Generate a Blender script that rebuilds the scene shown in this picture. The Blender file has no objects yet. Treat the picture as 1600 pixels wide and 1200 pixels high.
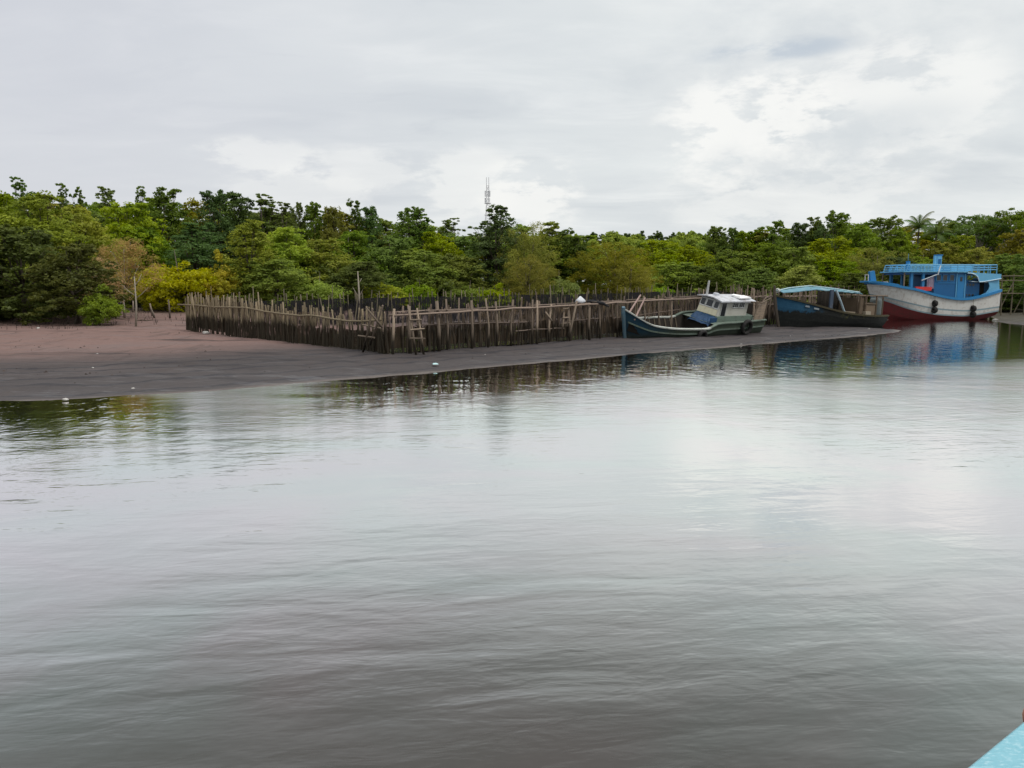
import bpy, math, random
import numpy as np
from mathutils import Vector, Matrix

R = random.Random(11)
rng = np.random.default_rng(5)
scene = bpy.context.scene
COL = scene.collection
rad = math.radians

# ------------------------------------------------------------------ camera model (for laying out from measured bearings)
F = 1246.0
EYE = 3.0
PITCH = math.atan(148 / F)
CP, SP = math.cos(PITCH), math.sin(PITCH)

def ray(u, v):
    a, b = (u - 800) / F, (600 - v) / F
    return Vector((a, CP + b * SP, -SP + b * CP))

def at_z(u, v, z):
    d = ray(u, v)
    k = (z - EYE) / d.z
    return Vector((d.x * k, d.y * k, z))

def at_y(u, v, y):
    d = ray(u, v)
    k = y / d.y
    return Vector((d.x * k, y, EYE + d.z * k))

# ------------------------------------------------------------------ mesh helpers
class MB:
    def __init__(self):
        self.v, self.f, self.m = [], [], []
    def face(self, idx, mi=0):
        self.f.append(tuple(idx)); self.m.append(mi)
    def add(self, verts, faces, mi=0):
        o = len(self.v)
        self.v.extend([tuple(p) for p in verts])
        for f in faces:
            self.face([i + o for i in f], mi)
        return self
    def box(self, c, s, rot=None, mi=0, taper=1.0):
        vs = []
        for z in (-.5, .5):
            k = taper if z > 0 else 1
            for x, y in ((-.5, -.5), (.5, -.5), (.5, .5), (-.5, .5)):
                p = Vector((x * s[0] * k, y * s[1] * k, z * s[2]))
                if rot is not None:
                    p = rot @ p
                vs.append(p + Vector(c))
        return self.add(vs, [(3, 2, 1, 0), (4, 5, 6, 7), (0, 1, 5, 4), (1, 2, 6, 5), (2, 3, 7, 6), (3, 0, 4, 7)], mi)
    def tube(self, pts, rads, n=7, cap=True, mi=0, jag=0.0):
        pts = [Vector(p) for p in pts]
        if not hasattr(rads, '__len__'):
            rads = [rads] * len(pts)
        vs, fs = [], []
        for i, p in enumerate(pts):
            a = pts[max(i - 1, 0)]; b = pts[min(i + 1, len(pts) - 1)]
            t = (b - a).normalized()
            ref = Vector((0, 0, 1)) if abs(t.z) < .9 else Vector((1, 0, 0))
            s = t.cross(ref).normalized(); w = s.cross(t)
            for k in range(n):
                an = 2 * math.pi * k / n
                r = rads[i] * (1 + (R.uniform(-jag, jag) if jag else 0))
                vs.append(p + s * math.cos(an) * r + w * math.sin(an) * r)
        for i in range(len(pts) - 1):
            for k in range(n):
                k2 = (k + 1) % n
                fs.append((i * n + k, i * n + k2, (i + 1) * n + k2, (i + 1) * n + k))
        if cap:
            fs.append(tuple(range(n - 1, -1, -1)))
            fs.append(tuple((len(pts) - 1) * n + k for k in range(n)))
        return self.add(vs, fs, mi)
    def sweep(self, pts, prof, mi=0, closed_ends=True):
        """prof: (side, up) offsets, closed outline."""
        pts = [Vector(p) for p in pts]
        n = len(prof); vs, fs = [], []
        for i, p in enumerate(pts):
            a = pts[max(i - 1, 0)]; b = pts[min(i + 1, len(pts) - 1)]
            t = (b - a); t.z = 0
            t.normalize()
            s = Vector((t.y, -t.x, 0))
            for (q, w) in prof:
                vs.append(p + s * q + Vector((0, 0, w)))
        for i in range(len(pts) - 1):
            for k in range(n):
                k2 = (k + 1) % n
                fs.append((i * n + k, (i + 1) * n + k, (i + 1) * n + k2, i * n + k2))
        if closed_ends:
            fs.append(tuple(range(n)))
            fs.append(tuple((len(pts) - 1) * n + k for k in range(n - 1, -1, -1)))
        return self.add(vs, fs, mi)
    def torus(self, c, axis, r1, r2, n=18, k=8, mi=0):
        axis = Vector(axis).normalized()
        ref = Vector((0, 0, 1)) if abs(axis.z) < .9 else Vector((1, 0, 0))
        s = axis.cross(ref).normalized(); w = axis.cross(s)
        vs, fs = [], []
        for i in range(n):
            a = 2 * math.pi * i / n
            d = s * math.cos(a) + w * math.sin(a)
            for j in range(k):
                b = 2 * math.pi * j / k
                vs.append(Vector(c) + d * (r1 + r2 * math.cos(b)) + axis * r2 * 1.25 * math.sin(b))
        for i in range(n):
            for j in range(k):
                i2, j2 = (i + 1) % n, (j + 1) % k
                fs.append((i * k + j, i2 * k + j, i2 * k + j2, i * k + j2))
        return self.add(vs, fs, mi)
    def build(self, name, mats, parent=None, shift=None, smooth=False):
        me = bpy.data.meshes.new(name)
        vs = self.v
        if shift is not None:
            vs = [(p[0] - shift[0], p[1] - shift[1], p[2] - shift[2]) for p in vs]
        me.from_pydata(vs, [], self.f)
        if not isinstance(mats, (list, tuple)):
            mats = [mats]
        for m in mats:
            me.materials.append(m)
        if len(mats) > 1:
            me.polygons.foreach_set('material_index', self.m)
        if smooth:
            me.polygons.foreach_set('use_smooth', [True] * len(me.polygons))
        me.update()
        o = bpy.data.objects.new(name, me)
        COL.objects.link(o)
        if parent is not None:
            o.parent = parent
        return o

def tag(o, label=None, cat=None, group=None, kind=None):
    if label: o['label'] = label
    if cat: o['category'] = cat
    if group: o['group'] = group
    if kind: o['kind'] = kind
    return o

def thing(name, label, cat, loc=(0, 0, 0), rot=(0, 0, 0), group=None):
    o = bpy.data.objects.new(name, None)
    o.empty_display_size = .3
    COL.objects.link(o)
    o.location = loc; o.rotation_euler = rot
    return tag(o, label, cat, group)

def lerp(a, b, t): return a + (b - a) * t

def interp(t, table):
    for (a, x), (b, y) in zip(table, table[1:]):
        if t <= b:
            k = (t - a) / (b - a) if b > a else 0
            k = max(0, min(1, k))
            return x + (y - x) * k
    return table[-1][1]

def sinterp(t, table):
    xs = [p[0] for p in table]; ys = [p[1] for p in table]
    n = len(xs)
    if t <= xs[0]: return ys[0]
    if t >= xs[-1]: return ys[-1]
    i = max(k for k in range(n - 1) if xs[k] <= t)
    h = xs[i + 1] - xs[i]; s = (t - xs[i]) / h
    def slope(k):
        if k == 0: return (ys[1] - ys[0]) / (xs[1] - xs[0])
        if k == n - 1: return (ys[-1] - ys[-2]) / (xs[-1] - xs[-2])
        return (ys[k + 1] - ys[k - 1]) / (xs[k + 1] - xs[k - 1])
    m0, m1 = slope(i) * h, slope(i + 1) * h
    return ((2 * s**3 - 3 * s**2 + 1) * ys[i] + (s**3 - 2 * s**2 + s) * m0
            + (-2 * s**3 + 3 * s**2) * ys[i + 1] + (s**3 - s**2) * m1)

# ------------------------------------------------------------------ node helpers
class NT:
    def __init__(self, tree):
        self.t = tree; self.n = tree.nodes; self.l = tree.links
    def node(self, typ, inp=None, **props):
        nd = self.n.new(typ)
        for k, v in props.items():
            setattr(nd, k, v)
        for k, v in (inp or {}).items():
            self.put(nd.inputs[k], v)
        return nd
    def put(self, sock, v):
        if isinstance(v, bpy.types.NodeSocket):
            self.l.new(v, sock)
        else:
            sock.default_value = v
    def math(self, op, a, b=0.0, c=0.0, clamp=False):
        nd = self.node('ShaderNodeMath', operation=op, use_clamp=clamp)
        for i, v in enumerate((a, b, c)):
            self.put(nd.inputs[i], v)
        return nd.outputs[0]
    def vmath(self, op, a, b=(0, 0, 0)):
        nd = self.node('ShaderNodeVectorMath', operation=op)
        self.put(nd.inputs[0], a)
        if op == 'SCALE': self.put(nd.inputs['Scale'], b)
        else: self.put(nd.inputs[1], b)
        return nd.outputs['Value'] if op in ('DOT_PRODUCT', 'LENGTH') else nd.outputs[0]
    def noise(self, vec, scale, detail=3.0, rough=.55, dist=0.0):
        nd = self.node('ShaderNodeTexNoise', {'Scale': scale, 'Detail': detail, 'Roughness': rough, 'Distortion': dist})
        if vec is not None: self.put(nd.inputs['Vector'], vec)
        return nd.outputs['Fac']
    def rng(self, v, a, b, c=0.0, d=1.0, smooth=False):
        nd = self.node('ShaderNodeMapRange', interpolation_type='SMOOTHSTEP' if smooth else 'LINEAR', clamp=True)
        for i, x in enumerate((v, a, b, c, d)):
            self.put(nd.inputs[i], x)
        return nd.outputs[0]
    def mix(self, fac, a, b, blend='MIX'):
        nd = self.node('ShaderNodeMix', data_type='RGBA', blend_type=blend)
        nd.clamp_factor = True
        self.put(nd.inputs[0], fac)
        self.put(nd.inputs[6], a if isinstance(a, bpy.types.NodeSocket) else (*a, 1) if len(a) == 3 else a)
        self.put(nd.inputs[7], b if isinstance(b, bpy.types.NodeSocket) else (*b, 1) if len(b) == 3 else b)
        return nd.outputs[2]
    def pos(self): return self.node('ShaderNodeNewGeometry').outputs['Position']
    def obj(self): return self.node('ShaderNodeTexCoord').outputs['Object']
    def scale(self, vec, s): return self.vmath('MULTIPLY', vec, s)
    def sep(self, vec):
        nd = self.node('ShaderNodeSeparateXYZ'); self.put(nd.inputs[0], vec); return nd.outputs
    def bump(self, h, strength=.5, dist=.02, normal=None):
        nd = self.node('ShaderNodeBump', {'Height': h, 'Strength': strength, 'Distance': dist})
        if normal is not None: self.put(nd.inputs['Normal'], normal)
        return nd.outputs[0]

def newmat(name):
    m = bpy.data.materials.new(name); m.use_nodes = True
    m.node_tree.nodes.clear()
    t = NT(m.node_tree)
    out = t.node('ShaderNodeOutputMaterial')
    return m, t, out

def principled(t, out, col, rough=.7, normal=None, spec=.3, metal=0.0):
    p = t.node('ShaderNodeBsdfPrincipled')
    t.put(p.inputs['Base Color'], col if isinstance(col, bpy.types.NodeSocket) else (*col, 1))
    t.put(p.inputs['Roughness'], rough)
    t.put(p.inputs['Specular IOR Level'], spec)
    t.put(p.inputs['Metallic'], metal)
    if normal is not None: t.put(p.inputs['Normal'], normal)
    t.l.new(p.outputs[0], out.inputs[0])
    return p

def paint(name, col, worn=(.12, .10, .085), amount=.35, rough=.55, scale=3.0, streak=True, spec=.35):
    """weathered paint: chips and run-down streaks with shapes of their own"""
    m, t, out = newmat(name)
    o = t.obj()
    n1 = t.noise(o, scale, 5, .65)
    chips = t.rng(n1, .62 - amount * .25, .72 - amount * .2)
    c = t.mix(t.noise(o, scale * .5, 3), tuple(x * .86 for x in col), tuple(min(1, x * 1.1) for x in col))
    if streak:
        st = t.noise(t.scale(o, (7, 7, .6)), 1.3, 4, .6)
        c = t.mix(t.rng(st, .52, .75, 0, .55 * amount + .12), c, worn)
    c = t.mix(t.math('MULTIPLY', chips, amount), c, worn)
    principled(t, out, c, rough, t.bump(n1, .25, .01), spec)
    return m

def wood(name, col, dark, scale=(3, 3, .5), rough=.85, tide=None, wet=(.022, .019, .016)):
    """weathered timber; tide: height below which the wood is stained by daily floods"""
    m, t, out = newmat(name)
    o = t.obj()
    rnd = t.node('ShaderNodeObjectInfo').outputs['Random']
    isl = t.node('ShaderNodeNewGeometry').outputs['Random Per Island']
    p = t.pos()
    n1 = t.noise(t.scale(p, scale), 4.0, 4, .6)
    c = t.mix(n1, dark, col)
    rr = t.math('FRACT', t.math('ADD', rnd, isl))
    c = t.mix(t.rng(rr, 0, 1, 0, .75), c, tuple(x * .5 for x in col), 'MIX')
    c = t.mix(t.rng(t.math('FRACT', t.math('MULTIPLY', rr, 7.3)), .6, 1, 0, .6), c, tuple(min(1, x * 1.5) for x in col))
    if tide is not None:
        z = t.sep(p)[2]
        zz = t.math('ADD', z, t.math('MULTIPLY', t.math('SUBTRACT', t.noise(p, 1.1, 3), .5), .5))
        zz = t.math('ADD', zz, t.math('MULTIPLY', t.math('SUBTRACT', rr, .5), .25))
        k = t.rng(zz, tide - .22, tide + .12, 1, 0)
        alg = t.mix(t.noise(p, 2.0), wet, (wet[0] * 1.9, wet[1] * 1.8, wet[2] * 1.4))
        c = t.mix(t.math('MULTIPLY', k, .93), c, alg)
    principled(t, out, c, rough, t.bump(n1, .5, .01), .15)
    return m

def leafmat(name, c1, c2, c3=None, trans=.5):
    m, t, out = newmat(name)
    g = t.node('ShaderNodeNewGeometry')
    isl = g.outputs['Random Per Island']
    rnd = t.node('ShaderNodeObjectInfo').outputs['Random']
    o = t.obj()
    n = t.noise(o, .55, 2)
    c1 = tuple(x * 1.12 for x in c1)
    c = t.mix(t.rng(n, .36, .64), c1, c2)
    c = t.mix(t.math('MULTIPLY', isl, .7), c, c3 or tuple(x * .55 for x in c1))
    hv = t.node('ShaderNodeHueSaturation')
    t.put(hv.inputs['Hue'], t.rng(rnd, 0, 1, .478, .515))
    t.put(hv.inputs['Saturation'], t.rng(t.math('FRACT', t.math('MULTIPLY', rnd, 5.3)), 0, 1, .88, 1.08))
    t.put(hv.inputs['Value'], t.rng(t.math('FRACT', t.math('MULTIPLY', rnd, 9.7)), 0, 1, .78, 1.22))
    t.put(hv.inputs['Color'], c)
    c = hv.outputs[0]
    d = t.node('ShaderNodeBsdfDiffuse'); t.put(d.inputs[0], c)
    tr = t.node('ShaderNodeBsdfTranslucent'); t.put(tr.inputs[0], c)
    mx = t.node('ShaderNodeMixShader'); mx.inputs[0].default_value = trans
    t.l.new(d.outputs[0], mx.inputs[1]); t.l.new(tr.outputs[0], mx.inputs[2])
    gl = t.node('ShaderNodeBsdfGlossy'); gl.inputs['Roughness'].default_value = .5
    gl.inputs[0].default_value = (.9, .95, 1, 1)
    mx2 = t.node('ShaderNodeMixShader'); mx2.inputs[0].default_value = .010
    t.l.new(mx.outputs[0], mx2.inputs[1]); t.l.new(gl.outputs[0], mx2.inputs[2])
    t.l.new(mx2.outputs[0], out.inputs[0])
    return m

M = {}
M['bark'] = wood('bark', (.14, .115, .09), (.05, .042, .035))
M['pale_bark'] = wood('pale_bark', (.42, .38, .31), (.22, .19, .15))
M['bamboo_tan'] = wood('bamboo_tan', (.33, .27, .18), (.15, .115, .075), tide=1.45)
M['bamboo_grey'] = wood('bamboo_grey', (.25, .19, .145), (.10, .078, .06), tide=1.35)
M['bamboo_far'] = wood('bamboo_far', (.22, .19, .13), (.10, .085, .06))
M['pole'] = wood('pole', (.26, .205, .155), (.11, .085, .068), tide=.95)
M['plank'] = wood('plank', (.24, .185, .15), (.09, .072, .060))
M['mud_pole'] = wood('mud_pole', (.22, .18, .15), (.09, .075, .065), tide=.98)
M['dark_clod'] = wood('dark_clod', (.060, .046, .040), (.022, .018, .017))
M['deck_wood'] = wood('deck_wood', (.20, .165, .12), (.08, .065, .05))

# ------------------------------------------------------------------ world: cloudy daylight
SUN_TO = Vector((.55, -.30, .80)).normalized()
def build_world():
    w = bpy.data.worlds.new('World'); scene.world = w; w.use_nodes = True
    w.node_tree.nodes.clear()
    t = NT(w.node_tree)
    out = t.node('ShaderNodeOutputWorld')
    bg = t.node('ShaderNodeBackground'); bg.inputs[1].default_value = .115
    t.l.new(bg.outputs[0], out.inputs[0])
    sky = t.node('ShaderNodeTexSky', sky_type='NISHITA', sun_disc=False)
    sky.sun_elevation = math.asin(SUN_TO.z)
    sky.sun_rotation = math.atan2(SUN_TO.x, SUN_TO.y)
    sky.air_density = 1.5; sky.dust_density = 3
    d = t.node('ShaderNodeTexCoord').outputs['Generated']
    s = t.sep(d)
    zc = t.math('MAXIMUM', s[2], 0.0)
    den = t.math('ADD', zc, .13)
    comb = t.node('ShaderNodeCombineXYZ')
    t.put(comb.inputs[0], t.math('DIVIDE', s[0], den)); t.put(comb.inputs[1], t.math('DIVIDE', s[1], den))
    comb.inputs[2].default_value = 0.0
    p = comb.outputs[0]
    def blob(u, v, width, flat=1.0):
        q = ray(u, v).normalized()
        dv = t.vmath('SUBTRACT', d, tuple(q))
        dv = t.vmath('MULTIPLY', dv, (1, 1, flat))
        return t.rng(t.vmath('LENGTH', dv), 0, width, 1, 0, smooth=True)
    # stratus veil: broad soft variation
    n_big = t.noise(t.scale(p, (.55, .9, 1)), .9, 5, .52, .3)
    n_str = t.noise(t.scale(p, (.8, 1.5, 1)), 1.9, 6, .58, .5)
    n_puf = t.noise(t.scale(d, (1, 1, 2.0)), 7.5, 7, .60, .2)
    n_puf2 = t.noise(t.scale(d, (1, 1, 2.6)), 13.0, 6, .62, .15)
    grey = (5.6, 5.95, 6.25); lite = (7.0, 7.3, 7.35)
    c = t.mix(t.rng(n_big, .32, .68, smooth=True), grey, lite)
    c = t.mix(t.rng(n_str, .44, .80, 0, .6, True), c, (8.1, 8.25, 8.2))
    c = t.mix(t.rng(n_str, .42, .26, 0, .40, True), c, (5.0, 5.35, 5.75))
    # lavender cast to the left, glow to the right
    c = t.mix(t.math('MULTIPLY', blob(-100, 150, .75), .7), c, (5.55, 5.65, 6.2))
    c = t.mix(t.math('MULTIPLY', blob(1330, 60, .42, 1.3), t.rng(n_puf, .30, .72, .0, .7, True)), c, (8.1, 8.2, 8.05))
    # cumulus with lit rims and grey bases
    for (u, v, w_, fl, k) in ((1180, 205, .17, 1.6, .95), (1400, 165, .17, 1.6, .7), (830, 305, .10, 1.4, .8), (730, 290, .10, 1.4, .55),
                              (400, 245, .11, 3.2, .45), (560, 265, .12, 3.0, .4), (1240, 315, .22, 2.4, .45), (470, 300, .14, 3.2, .35)):
        mk = t.rng(t.math('MULTIPLY', blob(u, v, w_, fl), t.rng(n_puf2, .34, .60)), .08, .46, 0, k, True)
        c = t.mix(mk, c, (8.4, 8.4, 8.2))
    for (u, v, w_, fl, k) in ((1290, 235, .15, 2.0, .75), (1190, 262, .13, 2.6, .5), (1420, 215, .13, 2.0, .5)):
        mk = t.rng(t.math('MULTIPLY', blob(u, v, w_, fl), t.rng(n_puf, .34, .62)), .05, .75, 0, k, True)
        c = t.mix(mk, c, (5.9, 6.25, 6.5))
    mk = t.rng(t.math('MULTIPLY', blob(1215, 78, .14, 7.0), t.rng(n_puf2, .30, .60)), .10, .8, 0, .75, True)
    c = t.mix(mk, c, (4.5, 5.1, 5.8))
    # darker cloud added above the view, so the near water reflects less light
    n_ov = t.noise(p, 1.3, 4, .5)
    over = t.rng(t.math('ADD', s[2], t.math('MULTIPLY', t.math('SUBTRACT', n_ov, .5), .22)), .31, .56, 0, .50, True)
    c = t.mix(over, c, (4.0, 3.9, 3.85))
    # brightness at the horizon
    c = t.mix(t.rng(s[2], .0, .12, .35, 0, True), c, (7.4, 7.8, 7.9))
    c = t.mix(t.rng(s[2], .56, .90, 0, 1, True), c, (17.5, 17.3, 16.8))      # bright zenith added out of view to light the tree tops
    c = t.mix(.05, c, sky.outputs[0])
    t.l.new(c, bg.inputs[0])
build_world()

sun = bpy.data.lights.new('sun', 'SUN'); sun.energy = 1.5; sun.angle = rad(14); sun.color = (1, .96, .9)
so = bpy.data.objects.new('sun', sun); COL.objects.link(so)
so.rotation_euler = (-SUN_TO).to_track_quat('-Z', 'Y').to_euler()
so.location = (30, -20, 60)

cam = bpy.data.cameras.new('camera'); co = bpy.data.objects.new('camera', cam); COL.objects.link(co)
cam.sensor_fit = 'HORIZONTAL'; cam.sensor_width = 36; cam.lens = 36 * F / 1600
cam.clip_start = .1; cam.clip_end = 3000
co.location = (0, 0, EYE); co.rotation_euler = (rad(90) - PITCH, 0, 0)
scene.camera = co
scene.view_settings.view_transform = 'Standard'; scene.view_settings.look = 'None'
scene.view_settings.exposure = 0; scene.view_settings.gamma = 1
scene.render.engine = 'CYCLES'
scene.cycles.max_bounces = 7; scene.cycles.diffuse_bounces = 3; scene.cycles.glossy_bounces = 4
scene.cycles.caustics_reflective = False; scene.cycles.caustics_refractive = False
scene.cycles.use_denoising = True

# ------------------------------------------------------------------ ground
SHORE_PX = [(-900, 650), (-400, 640), (0, 628), (100, 625), (210, 618), (330, 611), (420, 603), (500, 596), (600, 588), (700, 580),
            (800, 570.5), (900, 562), (1000, 553), (1100, 545), (1200, 537), (1300, 529), (1360, 523.5), (1405, 519), (1400, 515.5),
            (1340, 511), (1345, 505), (1392, 500), (1400, 492), (1420, 487), (1530, 487), (1552, 497), (1556, 503), (1600, 508), (1750, 516), (2300, 530)]
shore = [at_z(u, v, 0) for u, v in SHORE_PX]
poly = np.array([(p.x, p.y) for p in shore] + [(900, 60), (900, 1500), (-900, 1500), (-900, 20)])

A = Vector((-19.85, 48.5)); B = Vector((-5.27, 33.7)); C_ = Vector((14.5, 54.9)); D = Vector((24.0, 82.0)); E = Vector((32.5, 75.0))
pond = np.array([tuple(A), tuple(B), tuple(C_), (26, 68), tuple(D)])

def sdist(px, py, pg):
    n = len(pg); best = np.full(px.shape, 1e18); inside = np.zeros(px.shape, bool)
    for i in range(n):
        ax, ay = pg[i]; bx, by = pg[(i + 1) % n]
        dx, dy = bx - ax, by - ay
        k = np.clip(((px - ax) * dx + (py - ay) * dy) / (dx * dx + dy * dy + 1e-12), 0, 1)
        best = np.minimum(best, (px - ax - k * dx) ** 2 + (py - ay - k * dy) ** 2)
        cond = ((ay > py) != (by > py)) & (px < (bx - ax) * (py - ay) / (by - ay + 1e-12) + ax)
        inside ^= cond
    return np.where(inside, 1, -1) * np.sqrt(best)

def vnoise(x, y, seed=0):
    def h(i, j):
        s = np.sin(i * 127.1 + j * 311.7 + seed * 74.7) * 43758.5453
        return s - np.floor(s)
    i, j = np.floor(x), np.floor(y); f, g = x - i, y - j
    f = f * f * (3 - 2 * f); g = g * g * (3 - 2 * g)
    return (h(i, j) * (1 - f) + h(i + 1, j) * f) * (1 - g) + (h(i, j + 1) * (1 - f) + h(i + 1, j + 1) * f) * g

def ground_h(x, y):
    x = np.asarray(x, float); y = np.asarray(y, float)
    d = sdist(x, y, poly)
    w = d + (vnoise(x * .35, y * .35, 3) - .5) * .5 + (vnoise(x * 1.3, y * 1.3, 13) - .5) * .30
    z = np.where(w > 0, .44 * (1 - np.exp(-np.maximum(w, 0) / 5.5)) + np.clip(w - 20, 0, 38) * .020, np.maximum(w * .07, -1.2))
    step = np.sin(w * 2.6 + vnoise(x * .12, y * .12, 5) * 5) * .016 + np.sin(w * 5.9 + vnoise(x * .2, y * .2, 8) * 6) * .008
    z = z + step * np.clip(w, 0, 1) + ((vnoise(x * .8, y * .8, 1) - .5) * .07 + (vnoise(x * 2.6, y * 2.6, 21) - .5) * .035) * np.clip(w * .5, 0, 1)
    pd = sdist(x, y, pond)
    z = np.where(pd > 0, lerp(z, .12, np.clip(pd / 1.5, 0, 1)), z)
    return z, d

def gz(x, y):
    return float(ground_h(np.array([x]), np.array([y]))[0][0])

def build_ground():
    rows = np.concatenate([np.geomspace(9, 70, 230), np.geomspace(71, 1200, 60)])
    us = np.sign(np.linspace(-1, 1, 400)) * np.abs(np.linspace(-1, 1, 400)) ** 1.25 * 2.2
    Y, U = np.meshgrid(rows, us, indexing='ij')
    X = Y * U
    Z, Dd = ground_h(X.ravel(), Y.ravel())
    nr, nc = Y.shape
    v = np.stack([X.ravel(), Y.ravel(), Z], 1)
    ii = np.arange(nr * nc).reshape(nr, nc)
    f = np.stack([ii[:-1, :-1].ravel(), ii[:-1, 1:].ravel(), ii[1:, 1:].ravel(), ii[1:, :-1].ravel()], 1)
    me = bpy.data.meshes.new('mud_bank')
    me.vertices.add(len(v)); me.vertices.foreach_set('co', v.ravel())
    me.loops.add(f.size); me.loops.foreach_set('vertex_index', f.ravel())
    me.polygons.add(len(f)); me.polygons.foreach_set('loop_start', np.arange(0, f.size, 4)); me.polygons.foreach_set('loop_total', np.full(len(f), 4))
    me.polygons.foreach_set('use_smooth', np.ones(len(f), bool))
    me.update(); me.validate()
    at = me.attributes.new('inland', 'FLOAT', 'POINT'); at.data.foreach_set('value', Dd.astype(np.float32))
    m, t, out = newmat('mud')
    p = t.pos(); d = t.node('ShaderNodeAttribute', attribute_name='inland').outputs['Fac']
    n1 = t.noise(p, .35, 5, .6); n2 = t.noise(p, 3.0, 5, .65); n3 = t.noise(t.scale(p, (.12, .5, 1)), 1.0, 4, .6)
    dd = t.math('ADD', d, t.math('MULTIPLY', t.math('SUBTRACT', n1, .5), 3.0))
    x = t.sep(p)[0]
    # silt lies dry and reddish far from the water and to the left, slick and grey at the edge
    dry = t.math('MULTIPLY', t.rng(dd, 6.0, 16, 0, 1, True), t.rng(x, -4, -14, .22, 1, True))
    c = t.mix(n2, (.032, .0275, .029), (.060, .051, .050))
    c = t.mix(dry, c, t.mix(n2, (.120, .070, .060), (.190, .124, .110)))
    pale = t.math('MULTIPLY', t.rng(n3, .50, .66, 0, 1, True), t.rng(dd, 3, 9, 0, .5))
    c = t.mix(pale, c, (.125, .098, .095))
    dk = t.rng(n3, .47, .30, 0, .75, True)
    c = t.mix(dk, c, (.014, .012, .014))
    # tide lines left by the falling water
    wv = t.math('SINE', t.math('ADD', t.math('MULTIPLY', d, 4.2), t.math('MULTIPLY', n1, 9)))
    ln = t.math('MULTIPLY', t.rng(wv, .72, .98), t.rng(dd, 10, 7, 0, .85))
    c = t.mix(ln, c, (.020, .018, .022))
    rim = t.rng(t.math('ADD', d, t.math('MULTIPLY', t.math('SUBTRACT', n2, .5), .4)), .34, .10, 0, .75)
    c = t.mix(rim, c, (.12, .10, .088))
    far = t.rng(d, 40, 60, 0, .7)
    c = t.mix(far, c, (.03, .032, .02))
    c = t.mix(t.rng(x, 43, 47, 0, .85), c, t.mix(n2, (.030, .026, .016), (.055, .05, .028)))
    run = t.noise(t.scale(p, (1.1, .22, 1)), 1.0, 5, .65, 1.2)
    c = t.mix(t.math('MULTIPLY', t.rng(run, .56, .62), .4), c, (.045, .034, .031))
    sp = t.rng(t.noise(p, 14, 2, .5), .70, .74)
    c = t.mix(t.math('MULTIPLY', sp, .5), c, (.02, .018, .016))
    h = t.math('ADD', t.math('MULTIPLY', n2, .7), t.math('MULTIPLY', wv, .12))
    wetp = t.rng(t.noise(t.scale(p, (.5, 1.3, 1)), 1.0, 4, .6), .54, .62)
    principled(t, out, c, t.math('SUBTRACT', t.rng(d, 0, 6, .6, .9), t.math('MULTIPLY', wetp, t.rng(d, 2, 12, .26, .05))), t.bump(h, .8, .06), .25)
    me.materials.append(m)
    o = bpy.data.objects.new('mud_bank', me); COL.objects.link(o); tag(o, kind='structure')
build_ground()

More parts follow.
